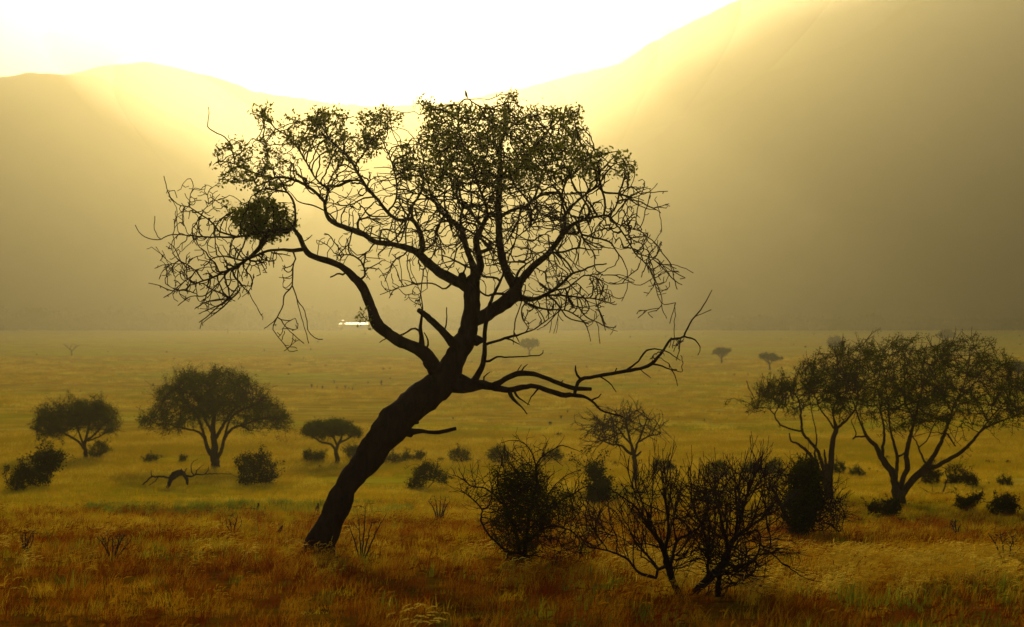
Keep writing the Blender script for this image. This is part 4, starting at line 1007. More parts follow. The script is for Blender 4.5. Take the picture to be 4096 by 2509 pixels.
B_ = [
 ('leaning near-black bush with ragged overhang, largest at the far left edge', [(65, 1172), (70, 1130), (85, 1097), (108, 1084), (135, 1086), (152, 1092), (160, 1108), (140, 1116), (125, 1135), (115, 1176), (90, 1178)], 520, 0),
 ('low spiky dark bush at the far left beside the leaning black bush', [(28, 1188), (24, 1155), (40, 1128), (55, 1120), (70, 1128), (72, 1146), (58, 1160), (52, 1188)], 300, 1),
 ('small rounded bush right beside the trunk of the small left acacia', [(216, 1105), (215, 1082), (232, 1062), (255, 1070), (263, 1084), (246, 1090), (235, 1105)], 260, 2),
 ('dark bush with ragged square top between big acacia and leaning trunk', [(578, 1169), (578, 1132), (562, 1112), (575, 1102), (600, 1098), (622, 1094), (645, 1110), (662, 1122), (664, 1148), (645, 1162), (625, 1158), (608, 1158), (604, 1168)], 620, 3),
 ('small bush bent to the right in front of the big acacia', [(348, 1118), (350, 1102), (362, 1095), (378, 1098), (380, 1106), (366, 1106), (358, 1118)], 130, 4),
 ('tiny bush behind the fallen dead branches', [(431, 1118), (430, 1103), (440, 1096), (447, 1104), (441, 1118)], 90, 5),
 ('rounded low bush left of the umbrella acacia trunk', [(730, 1092), (735, 1084), (748, 1083), (764, 1092), (754, 1112), (742, 1115)], 180, 6),
 ('narrow low bush just beside the umbrella acacia trunk', [(758, 1096), (770, 1088), (783, 1097), (776, 1113), (765, 1115)], 140, 7),
 ('pale bush half hidden behind the leaning trunk', [(832, 1110), (832, 1080), (852, 1070), (880, 1084), (874, 1116), (845, 1118)], 220, 8),
 ('loose round bush just right of the leaning trunk', [(922, 1116), (922, 1096), (945, 1087), (968, 1100), (962, 1118), (945, 1120)], 150, 9),
 ('thin upright bush between loose round bush and feathery bush', [(968, 1114), (970, 1095), (980, 1088), (985, 1098), (978, 1116)], 70, 10),
 ('feathery slanting bush above the arched bush', [(990, 1114), (995, 1098), (1012, 1086), (1020, 1096), (1008, 1112)], 110, 11),
 ('arched dark bush leaning over to the right with open ground under it', [(982, 1182), (988, 1155), (1000, 1132), (1025, 1117), (1050, 1124), (1072, 1146), (1078, 1168), (1062, 1164), (1040, 1150), (1022, 1160), (1015, 1182)], 560, 12),
 ('compact dark dome-shaped bush above the thorn bush shoots', [(1078, 1104), (1082, 1088), (1108, 1078), (1130, 1088), (1134, 1108), (1122, 1114), (1110, 1110), (1098, 1117), (1086, 1116)], 320, 13),
 ('upright pale green bush behind the arching thorn shoots', [(1186, 1118), (1174, 1098), (1186, 1078), (1206, 1076), (1224, 1086), (1230, 1102), (1214, 1122)], 240, 14),
 ('broad grey bush behind the right hand thorn shoots', [(1300, 1112), (1310, 1092), (1335, 1084), (1350, 1100), (1345, 1118), (1335, 1106)], 200, 15),
 ('tall dark columnar bush between the thorn bush and the bare bushes', [(1420, 1205), (1416, 1150), (1411, 1120), (1434, 1116), (1442, 1142), (1462, 1160), (1468, 1190), (1450, 1216), (1430, 1218)], 480, 16),
 ('rounded bush behind the slim forked bare bush', [(1568, 1132), (1568, 1112), (1595, 1105), (1622, 1115), (1620, 1135), (1595, 1138)], 200, 17),
 ('ragged wide bush behind the tips of the largest bare bush', [(1695, 1140), (1695, 1118), (1725, 1111), (1752, 1120), (1760, 1145), (1730, 1152)], 260, 18),
 ('low hazy bush left of the tall near-black bush', [(1775, 1138), (1790, 1116), (1820, 1114), (1835, 1135), (1810, 1146)], 180, 19),
 ('low hazy bush touching the tall near-black bush', [(1838, 1142), (1845, 1114), (1875, 1108), (1892, 1130), (1870, 1148)], 200, 20),
 ('bush just right of the two-stemmed tree trunk', [(2002, 1146), (2002, 1116), (2016, 1113), (2032, 1124), (2024, 1146)], 170, 21),
 ('rounded bush between the two right hand trees', [(2044, 1146), (2042, 1134), (2058, 1125), (2074, 1132), (2084, 1146), (2062, 1151)], 200, 22),
 ('low bush just right of the many-stemmed trunk', [(2222, 1160), (2220, 1140), (2240, 1130), (2262, 1140), (2256, 1160), (2240, 1168)], 230, 23),
 ('taller rounded bush behind the dead forked snag', [(2282, 1165), (2280, 1130), (2298, 1120), (2318, 1126), (2326, 1150), (2318, 1166)], 260, 24),
 ('loose bush just right of the taller rounded bush', [(2325, 1170), (2322, 1148), (2340, 1143), (2352, 1158), (2345, 1176)], 120, 25),
 ('small flat bush near the right edge below the acacia crown', [(2404, 1168), (2406, 1154), (2428, 1151), (2434, 1166), (2424, 1170), (2416, 1164)], 110, 26),
 ('spiky fan-shaped bush on the right side below the dead snag', [(2300, 1212), (2304, 1196), (2320, 1202), (2335, 1196), (2358, 1192), (2345, 1215), (2330, 1232), (2315, 1228)], 220, 27),
 ('dense dark rounded bush nearest the right edge', [(2384, 1234), (2386, 1210), (2405, 1200), (2418, 1192), (2440, 1206), (2444, 1216), (2434, 1240), (2408, 1243)], 460, 28),
 ('dark low bush left of the many-stemmed trunk foot', [(2090, 1236), (2090, 1218), (2105, 1212), (2120, 1218), (2136, 1230), (2130, 1246), (2108, 1248)], 300, 29),
 ('upright dark clump against the many-stemmed trunk foot', [(2134, 1240), (2136, 1208), (2150, 1203), (2162, 1212), (2160, 1230), (2148, 1252)], 220, 30),
]
for lab, poly, n, sd in B_:
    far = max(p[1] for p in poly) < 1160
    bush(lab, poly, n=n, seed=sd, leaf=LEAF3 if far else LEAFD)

# ------------------------------------------------------------------ thin leafless shoots in the near grass
def shoots(label, foot, tips, seed, frame='D', h=None, tip=0.004, name='dry_shrub', group='dry leafless shrubs in the grass', att=60):
    limbs = []
    for k, t in enumerate(tips):
        mx = (foot[0] * 0.45 + t[0] * 0.55, foot[1] * 0.45 + t[1] * 0.55 + (3 if k % 2 else -4))
        limbs.append((frame, [(foot[0] + (k - len(tips) / 2) * 1.5, foot[1] + 4, 5), (mx[0], mx[1], 3), (t[0], t[1], 1.2)], 0.25 * (-1) ** k, 2))
    xs = [t[0] for t in tips]; ys = [t[1] for t in tips]
    poly = [(min(xs) - 4, min(ys)), (max(xs) + 4, min(ys)), (foot[0] + 12, foot[1] - 10), (foot[0] - 12, foot[1] - 10)]
    grow_plant(name, label, 'shrub', (frame, foot[0], foot[1]), limbs, [(frame, poly, att, 0.3, False)], 0.07, tip, group=group, seed=seed,
               per=0, infl=0.6, kill=0.09, wander=0.2, momentum=0.7, trunk_name='stem', bark=DEADW, spur=30)
shoots('dry brown shrub of a few bare shoots in front of the arched bush', (1057, 1254), [(1030, 1205), (1045, 1192), (1060, 1200), (1072, 1196), (1082, 1205)], 41)
shoots('dark spiky leafless shrub low in the grass at left', (272, 1345), [(232, 1292), (250, 1300), (270, 1288), (288, 1292), (300, 1285), (315, 1300)], 42, att=110)
shoots('pair of thin bare saplings just right of the leaning trunk foot', (870, 1352), [(838, 1262), (862, 1250), (880, 1215), (898, 1240), (930, 1235)], 43, tip=0.003, att=40)
shoots('thin bare shrub at the right edge of the foreground', (2420, 1365), [(2378, 1282), (2392, 1300), (2405, 1278), (2438, 1290), (2455, 1318)], 44, att=50)
shoots('tiny bare shrub standing alone in the grass below the right bushes', (2300, 1285), [(2285, 1258), (2298, 1250), (2312, 1262)], 45, att=25)
shoots('short red-brown twiggy shrub in the grass left of the leaning trunk', (560, 1288), [(540, 1262), (552, 1250), (572, 1240), (580, 1262)], 46, att=25)
shoots('faint wiry shrub low in the foreground at the far left', (62, 1330), [(48, 1290), (60, 1276), (72, 1288), (82, 1296)], 47, att=30)

# ------------------------------------------------------------------ dead wood
def deadwood(name, label, cat, base, limbs, seed, main='log'):
    px, py, _ = fx(base[0], [(base[1], base[2])])[0]
    g = ground_pt(px, py)
    T = Plant(g.y, 0.09, seed); own = []
    for fr, pts, dy, j in limbs: own.append(T.limb(fr, pts, dy, join=j and bool(T.pos), wob=1.0))
    T.radii(0.008)
    root = empty(name, g); tag(root, label, cat)
    T.mesh(main, own[:1], DEADW, root, sides=9, rough=0.35)
    for o in own[1:]: T.mesh('branch', [o], DEADW, root, sides=6, rough=0.2)
deadwood('fallen_tree', 'fallen dead tree with arched black log and curling branches before the big acacia', 'dead tree', ('L', 1380, 530),
    [('L', [(1372, 540, 26), (1385, 490, 34), (1410, 440, 46), (1450, 400, 54), (1490, 395, 50), (1520, 420, 34), (1535, 460, 24), (1540, 490, 14)], 0.4, False),
     ('L', [(1400, 440, 20), (1340, 425, 16), (1280, 425, 14), (1240, 430, 14), (1200, 470, 12), (1170, 492, 8)], 0.6, True),
     ('L', [(1300, 428, 10), (1270, 465, 9), (1225, 495, 6)], -0.4, True),
     ('L', [(1245, 428, 9), (1240, 390, 7), (1242, 370, 4)], 0.1, True),
     ('L', [(1495, 395, 14), (1492, 360, 6)], 0.1, True), ('L', [(1515, 400, 14), (1535, 350, 6)], -0.2, True),
     ('L', [(1515, 420, 20), (1580, 420, 14), (1620, 405, 11), (1670, 410, 9), (1705, 380, 8), (1715, 335, 4)], 0.8, True),
     ('L', [(1590, 415, 10), (1570, 370, 8), (1580, 310, 6), (1625, 278, 4)], 0.3, True),
     ('L', [(1600, 405, 9), (1630, 360, 7), (1680, 325, 4)], -0.3, True),
     ('L', [(1660, 410, 9), (1760, 400, 7), (1900, 405, 4)], 0.4, True)], 61)
deadwood('dead_snag', 'dead forked snag standing on a black fallen log below the right acacia', 'dead tree', ('Q', 1440, 880),
    [('Q', [(1350, 868, 30), (1390, 850, 50), (1430, 862, 48), (1480, 862, 34), (1530, 840, 22), (1575, 836, 24), (1625, 845, 16)], 0.4, False),
     ('Q', [(1455, 860, 24), (1470, 800, 20), (1500, 720, 20), (1515, 650, 17), (1495, 590, 14), (1495, 540, 16), (1450, 520, 8), (1430, 460, 6), (1440, 400, 4)], 0.2, True),
     ('Q', [(1497, 545, 14), (1535, 520, 9), (1528, 490, 6)], 0.1, True),
     ('Q', [(1360, 865, 16), (1310, 845, 9), (1240, 810, 8), (1205, 785, 6), (1165, 775, 4)], 0.4, True),
     ('Q', [(1325, 850, 8), (1340, 800, 7), (1320, 760, 5), (1285, 745, 3)], 0.1, True),
     ('Q', [(1270, 822, 6), (1265, 870, 4)], 0.1, True), ('Q', [(1540, 838, 8), (1538, 805, 4)], 0.0, True)], 62)
deadwood('tree_stump', 'upright dark stump with a short log lying beside it on the green strip', 'stump', ('L', 2110, 720),
    [('L', [(2108, 728, 22), (2112, 700, 20), (2118, 670, 18), (2117, 646, 16)], 0.0, False),
     ('L', [(2108, 700, 14), (2085, 684, 9), (2060, 690, 8), (2020, 688, 12), (2000, 702, 8), (1975, 710, 6)], 0.5, True)], 63, 'stump')
deadwood('tree_stump', 'small black pointed stump close to the left side of the leaning trunk', 'stump', ('D', 764, 1235),
    [('D', [(762, 1238, 12), (764, 1228, 10), (765, 1218, 7), (766, 1210, 5)], 0.0, False)], 64, 'stump')
deadwood('tree_stump', 'short crooked black stump in the red grass left of the leaning trunk', 'stump', ('D', 671, 1288),
    [('D', [(669, 1292, 7), (670, 1284, 7), (673, 1277, 9), (676, 1270, 6), (679, 1266, 3)], 0.0, False)], 65, 'stump')

# ------------------------------------------------------------------ small far trees on the plain
def far_tree(label, foot, limbs, poly, seed, n=140, leafy=True, lsize=0.35, group='small hazy trees far out on the plain'):
    px, py, _ = fx('D', [foot])[0]
    D = ground_pt(px, py).y
    k = D / 500.0
    grow_plant('far_tree', label, 'tree', ('D', foot[0], foot[1]), [('D', l, 0.5 * (-1) ** i, 1 if i == 0 else 0) for i, l in enumerate(limbs)],
               [('D', poly, n, 2.0 * k, leafy)], 0.35 * k, 0.035 * k, group=group, seed=seed, per=14, spread=0.22 * k, lsize=lsize * k, infl=6 * k, kill=0.5 * k, leafdist=1.0 * k, extra=1)
far_tree('tiny hazy flat-topped tree seen through the lower twigs of the leaning tree', (1273, 856), [[(1273, 858, 5), (1273, 845, 4), (1270, 832, 2)], [(1273, 845, 3), (1285, 832, 2)]], [(1248, 830), (1258, 818), (1275, 814), (1295, 820), (1296, 832), (1280, 834), (1262, 836)], 71)
far_tree('tiny flat-topped tree on the far green plain, left one of a pair', (1736, 876), [[(1736, 878, 5), (1736, 862, 4), (1735, 850, 3)], [(1736, 862, 3), (1748, 848, 2)], [(1735, 862, 3), (1722, 848, 2)]], [(1714, 848), (1724, 838), (1742, 837), (1758, 843), (1748, 850), (1740, 856), (1728, 852)], 72)
far_tree('tiny flat-topped tree on the far green plain with a branch reaching right', (1851, 891), [[(1851, 893, 5), (1851, 878, 4), (1847, 865, 3)], [(1851, 876, 3), (1862, 864, 2), (1878, 860, 1.5)], [(1850, 876, 3), (1832, 858, 2)]], [(1823, 858), (1832, 851), (1860, 851), (1870, 858), (1885, 861), (1866, 866), (1850, 866), (1836, 862)], 73)
far_tree('far rounded hazy tree above the crown of the big right acacia', (2275, 820), [[(2275, 822, 6), (2275, 810, 4), (2272, 800, 3)]], [(2254, 808), (2262, 797), (2278, 793), (2296, 800), (2298, 810), (2276, 814)], 74)
far_tree('far rounded hazy bushy tree above the left part of the right acacia crown', (2008, 836), [[(2008, 838, 6), (2008, 826, 4), (2005, 818, 3)]], [(1990, 822), (1996, 812), (2010, 808), (2024, 814), (2028, 828), (2010, 834), (1994, 832)], 75)
far_tree('tiny bare hazy tree far out on the plain at left', (172, 856), [[(172, 858, 3), (172, 845, 2.5), (162, 835, 1.6), (152, 828, 1)], [(172, 845, 2), (184, 834, 1.6), (192, 830, 1)], [(168, 840, 1.6), (174, 828, 1)]], [(150, 832), (160, 826), (190, 828), (180, 838)], 76, n=30, leafy=False)
far_tree('rounded green tree at the right edge behind the acacia crown', (2450, 915), [[(2450, 917, 7), (2450, 900, 5), (2448, 885, 4)]], [(2428, 888), (2434, 872), (2450, 868), (2475, 874), (2485, 890), (2450, 898)], 77)
far_tree('faint thin tree at the far edge of the plain left of the leaning tree', (548, 802), [[(548, 804, 3), (548, 785, 2.4), (546, 765, 1.5)]], [(532, 780), (538, 755), (552, 748), (562, 760), (560, 782)], 78, n=60)

# ------------------------------------------------------------------ scattered small shrubs out on the plain
def small_shrub_proto(seed):
    rng = np.random.default_rng(seed)
    root = empty('small_shrub', (0, 0, 0))
    n = 46
    c = np.stack([rng.normal(0, 0.22, n), rng.normal(0, 0.22, n), rng.uniform(0.15, 1.0, n)], 1)
    c[:, :2] *= (0.5 + c[:, 2:3])
    leaves('foliage', c, 6, 0.09, 0.17, LEAFD, root, rng, aspect=0.7)
    T = Plant(1, 0.1, seed)
    for k in range(5):
        a = rng.uniform(0, 6.28); prev = -1
        for t in np.linspace(0, 1, 5):
            T.pos.append((0.3 * t * math.cos(a), 0.3 * t * math.sin(a), t * 0.85)); T.par.append(prev); T.rad.append(0.03 * (1.1 - t)); T.own.append(0); prev = len(T.pos) - 1
    T.radii(0.008)
    T.mesh('stem', [0], BARK2, root, sides=4)
    return root
def copy_tree(o):
    c = o.copy(); COL.objects.link(c)
    for ch in list(o.children):
        k = ch.copy(); COL.objects.link(k); k.parent = c
    return c
def scatter_shrubs():
    protos = [small_shrub_proto(200 + i) for i in range(4)]
    used = [False] * 4
    rr = random.Random(99)
    def put(x, y, h, label, group, thin=1.0):
        k = rr.randrange(4)
        g = ground_pt(x * S, y * S)
        o = protos[k] if not used[k] else copy_tree(protos[k]); used[k] = True
        o.location = g + Vector((0, 0, -0.05)); hh = h * S / FPX * g.y
        w = rr.uniform(0.6, 1.1) * thin
        o.scale = (hh * w, hh * w, hh); o.rotation_euler = (0, 0, rr.uniform(0, 6.28))
        tag(o, label, 'shrub', group)
    for x, y, h in [(750, 935, 10), (763, 936, 7), (776, 937, 9), (810, 937, 7), (831, 938, 10), (839, 937, 6), (848, 939, 8), (804, 925, 9), (917, 928, 12), (885, 925, 7)]:
        put(x, y, h, 'small upright shrub in a loose row on the hazy plain left of the trunk', 'upright shrubs in a row on the hazy plain', 0.45)
    for x, y, h in [(1005, 1000, 9), (1343, 1055, 14), (1352, 1056, 7), (1152, 1117, 9), (1160, 1117, 8), (1020, 1115, 8), (1035, 1112, 8), (1640, 1130, 9), (1652, 1128, 7), (1480, 1122, 12), (1466, 1118, 9), (700, 1135, 6), (2378, 1166, 6), (2090, 1135, 10), (2110, 1140, 8), (15, 1140, 20), (78, 1118, 9), (770, 1130, 10)]:
        put(x, y, h, 'small tufty shrub among the line of bushes in the middle distance', 'tufty shrubs along the line of bushes')
    for i in range(34):
        put(rr.uniform(900, 2440), 1104 + 14 * rr.random() + 12 * (rr.random() ** 2), rr.uniform(5, 12), 'small tufty shrub among the line of bushes in the middle distance', 'tufty shrubs along the line of bushes')
    n = 0
    while n < 150:
        y = 803 + 230 * rr.random() ** 1.6; x = rr.uniform(10, 2455)
        if x < 1300 and rr.random() < 0.55: continue
        n += 1
        put(x, y, rr.uniform(2.5, 7.0) * (0.7 + (y - 800) / 400), 'tiny dark shrub dotted far out on the hazy plain', 'tiny shrubs dotted on the far plain')
scatter_shrubs()

# ------------------------------------------------------------------ the far edge of the plain: scrub, water, roofs
def far_edge():
    rng = np.random.default_rng(55)
    pts = []
    for band, (y0, y1, n, h0, h1, x0, x1) in enumerate([(1903, 1965, 9000, 5, 12, -200, 2700), (1960, 2340, 6000, 6, 16, -200, 2700), (1930, 2300, 3500, 8, 24, -200, 1050)]):
        for _ in range(n):
            d = rng.uniform(y0, y1); px = rng.uniform(x0, x1) * S
            if 1330 < px < 1500 and d < 1990: continue
            x = d * (px - 2048) / FPX
            clump = 0.5 + 0.5 * math.sin(x * 0.021 + 2 * math.sin(d * 0.02)) + 0.4 * math.sin(x * 0.073)
            if rng.random() > 0.25 + 0.6 * clump: continue
            hgt = rng.uniform(h0, h1) * (0.5 + 0.5 * clump)
            z = float(gprof(d)) - 0.5
            for k in range(5):
                pts.append((x + rng.normal(0, 3), d + rng.normal(0, 3), z + rng.uniform(0, 1) ** 0.7 * hgt))
    o = leaves('scrubland', np.array(pts), 5, 1.6, 4.6, LEAFD, None, rng, aspect=0.8)
    tag(o, 'dark hazy scrub and woods along the far edge of the plain at the foot of the hills', 'scrub', kind='stuff')
    # small sheds with pale roofs in the scrub
    wallm, nt, b = new_mat("shed_wall"); b.inputs["Base Color"].default_value = (0.35, 0.3, 0.22, 1)
    roofm, nt, b = new_mat("sheet_metal_roof"); b.inputs["Base Color"].default_value = (0.75, 0.72, 0.62, 1); b.inputs["Roughness"].default_value = 0.35; b.inputs["Metallic"].default_value = 1.0
    for px, py, wpx, dep, lab in [(1419, 1297, 124, 10, 'long low shed with a bright glinting metal roof behind the left limb'), (1160, 1276, 30, 3, 'pale-roofed shed glinting in the scrub left of the water'.replace('water', 'long shed')), (1372, 1282, 6, 3, 'tiny pale-roofed hut in the scrub above the long shed'), (905, 1284, 22, 3, 'low pale-roofed shed in the scrub at left')]:
        d = 1985.0; p = P(px, py, d); wd = wpx / FPX * d / 2
        r = empty('shed', (p.x, d, p.z - 3)); tag(r, lab, 'shed')
        def bx(nm, x0, x1, y0, y1, z0, z1, mt):
            v = [(a, b_, c) for c in (z0, z1) for b_ in (y0, y1) for a in (x0, x1)]
            return mesh_obj(nm, v, [(0, 2, 3, 1), (4, 5, 7, 6), (0, 1, 5, 4), (2, 6, 7, 3), (0, 4, 6, 2), (1, 3, 7, 5)], mt, r, smooth=False)
        rise = dep * math.tan(math.radians(8.0))
        bx('wall', -wd, wd, 0.3, dep - 0.3, -12, 2.9, wallm)
        mesh_obj('roof', [(-wd - .3, 0, 3), (wd + .3, 0, 3), (wd + .3, dep, 3 + rise), (-wd - .3, dep, 3 + rise)], [(0, 1, 2, 3)], roofm, r, smooth=False)
far_edge()

# ------------------------------------------------------------------ grass
def mat_grass(name, cols, trans=0.55, patch=0.12, red=None, sheen=0.0):
    m = bpy.data.materials.new(name); m.use_nodes = True
    nt = m.node_tree; nt.nodes.clear()
    out = nt.nodes.new("ShaderNodeOutputMaterial")
    geo = nt.nodes.new("ShaderNodeNewGeometry"); mp = nt.nodes.new("ShaderNodeMapping")
    mp.inputs["Scale"].default_value = (1, 1, 0); nt.links.new(geo.outputs["Position"], mp.inputs["Vector"])
    n1 = noise_tex(nt, mp.outputs[0], patch, 4, 0.6)
    oi = nt.nodes.new("ShaderNodeObjectInfo")
    f = math_n(nt, 'ADD', math_n(nt, 'MULTIPLY', math_n(nt, 'SUBTRACT', n1, 0.5), 2.2), math_n(nt, 'MULTIPLY', oi.outputs["Random"], 0.9), clamp=True)
    c = ramp(nt, f, cols)
    d = nt.nodes.new("ShaderNodeBsdfDiffuse"); t = nt.nodes.new("ShaderNodeBsdfTranslucent")
    nt.links.new(c, d.inputs[0]); nt.links.new(c, t.inputs[0])
    mx = nt.nodes.new("ShaderNodeMixShader"); mx.inputs[0].default_value = trans
    nt.links.new(d.outputs[0], mx.inputs[1]); nt.links.new(t.outputs[0], mx.inputs[2])
    if sheen:
        g = nt.nodes.new("ShaderNodeBsdfGlossy"); g.inputs["Roughness"].default_value = 0.35; g.inputs[0].default_value = (0.8, 0.66, 0.3, 1)
        m2 = nt.nodes.new("ShaderNodeMixShader"); m2.inputs[0].default_value = sheen
        nt.links.new(mx.outputs[0], m2.inputs[1]); nt.links.new(g.outputs[0], m2.inputs[2]); nt.links.new(m2.outputs[0], out.inputs[0])
    else: nt.links.new(mx.outputs[0], out.inputs[0])
    return m

def tuft(name, n, r, h0, h1, width, lean, mat, seed, heads=0.0, curl=0.5):
    rng = np.random.default_rng(seed); V, F = [], []
    for _ in range(n):
        a = rng.uniform(0, 6.28); q = r * math.sqrt(rng.random()); x, y = q * math.cos(a), q * math.sin(a)
        h = rng.uniform(h0, h1); w = width * rng.uniform(0.6, 1.3)
        la = rng.normal(0, 1, 2) * curl * h * 0.5 + np.array([lean * h * rng.uniform(0.3, 1.2), 0])
        side = rng.uniform(0, math.pi); sx, sy = math.cos(side), math.sin(side)
        pts = []
        segs = 4
        for s in range(segs + 1):
            t = s / segs; b = t ** 1.9
            pts.append((x + la[0] * b, y + la[1] * b, h * (t - 0.18 * b * (abs(la).sum() / h))))
        k0 = len(V)
        for s, p in enumerate(pts[:-1]):
            ww = w * (1 - s / segs) ** 0.6 / 2
            V += [(p[0] - sx * ww, p[1] - sy * ww, p[2]), (p[0] + sx * ww, p[1] + sy * ww, p[2])]
        V.append(pts[-1])
        for s in range(segs - 1): F.append([k0 + 2 * s, k0 + 2 * s + 1, k0 + 2 * s + 3, k0 + 2 * s + 2])
        F.append([k0 + 2 * segs - 2, k0 + 2 * segs - 1, k0 + 2 * segs])
        if rng.random() < heads:            # feathery seed head along the last third, drooping over
            p = np.array(pts[-1]); v = np.array(pts[-1]) - np.array(pts[-2]); v /= np.linalg.norm(v)
            for s in range(9):
                v = v + np.array([0.10 * (1 if lean >= 0 else -1), 0, -0.10]); v /= np.linalg.norm(v)
                p = p + v * 0.012
                e = rng.normal(0, 1, 3); e -= v * e.dot(v); e /= np.linalg.norm(e)
                k0 = len(V); ln = 0.020 * (1 - abs(s - 4) / 7)
                V += [tuple(p), tuple(p + v * 0.010 + e * ln * .5), tuple(p + v * 0.026 + e * ln * .4), tuple(p + v * .014 - e * ln * .2)]
                F.append([k0, k0 + 1, k0 + 2, k0 + 3])
    o = mesh_obj(name, np.array(V), F, mat, smooth=False)
    COL.objects.unlink(o)
    return o

def scatter(name, label, tufts, pts, scl, rng):
    me = bpy.data.meshes.new(name)
    me.vertices.add(len(pts)); me.vertices.foreach_set("co", np.asarray(pts, np.float32).ravel())
    a = me.attributes.new("scl", 'FLOAT', 'POINT'); a.data.foreach_set("value", np.asarray(scl, np.float32))
    a = me.attributes.new("rotz", 'FLOAT', 'POINT'); a.data.foreach_set("value", rng.normal(0, 0.7, len(pts)).astype(np.float32))
    a = me.attributes.new("kind", 'INT', 'POINT'); a.data.foreach_set("value", rng.integers(0, len(tufts), len(pts)).astype(np.int32))
    o = bpy.data.objects.new(name, me); COL.objects.link(o)
    tag(o, label, kind='stuff'); 
    ng = bpy.data.node_groups.new(name + "_nodes", 'GeometryNodeTree')
    ng.interface.new_socket("Geometry", in_out='INPUT', socket_type='NodeSocketGeometry')
    ng.interface.new_socket("Geometry", in_out='OUTPUT', socket_type='NodeSocketGeometry')
    gi, go = ng.nodes.new('NodeGroupInput'), ng.nodes.new('NodeGroupOutput')
    def attr(nm, tp):
        n = ng.nodes.new('GeometryNodeInputNamedAttribute'); n.data_type = tp; n.inputs[0].default_value = nm
        return [s for s in n.outputs if s.enabled and s.name == 'Attribute'][0]
    join = ng.nodes.new('GeometryNodeJoinGeometry')
    kind = attr("kind", 'INT')
    for k, tf in enumerate(tufts):
        info = ng.nodes.new('GeometryNodeObjectInfo'); info.inputs[0].default_value = tf; info.inputs['As Instance'].default_value = True
        iop = ng.nodes.new('GeometryNodeInstanceOnPoints')
        cmp_ = ng.nodes.new('FunctionNodeCompare'); cmp_.data_type = 'INT'; cmp_.operation = 'EQUAL'
        ints = [s for s in cmp_.inputs if s.enabled]
        ng.links.new(kind, ints[0]); ints[1].default_value = k
        ng.links.new(cmp_.outputs[0], iop.inputs['Selection'])
        ng.links.new(gi.outputs[0], iop.inputs['Points']); ng.links.new(info.outputs['Geometry'], iop.inputs['Instance'])
        cx = ng.nodes.new('ShaderNodeCombineXYZ'); ng.links.new(attr("rotz", 'FLOAT'), cx.inputs[2])
        e2r = ng.nodes.new('FunctionNodeEulerToRotation'); ng.links.new(cx.outputs[0], e2r.inputs[0])
        ng.links.new(e2r.outputs[0], iop.inputs['Rotation']); ng.links.new(attr("scl", 'FLOAT'), iop.inputs['Scale'])
        ng.links.new(iop.outputs[0], join.inputs[0])
    ng.links.new(join.outputs[0], go.inputs[0])
    md = o.modifiers.new("grass_tufts", 'NODES'); md.node_group = ng
    return o

def pnoise(x, y, s, seed=0.0):
    return np.array([mnoise.noise(Vector((a * s + seed, b * s - seed, seed))) for a, b in zip(x, y)])

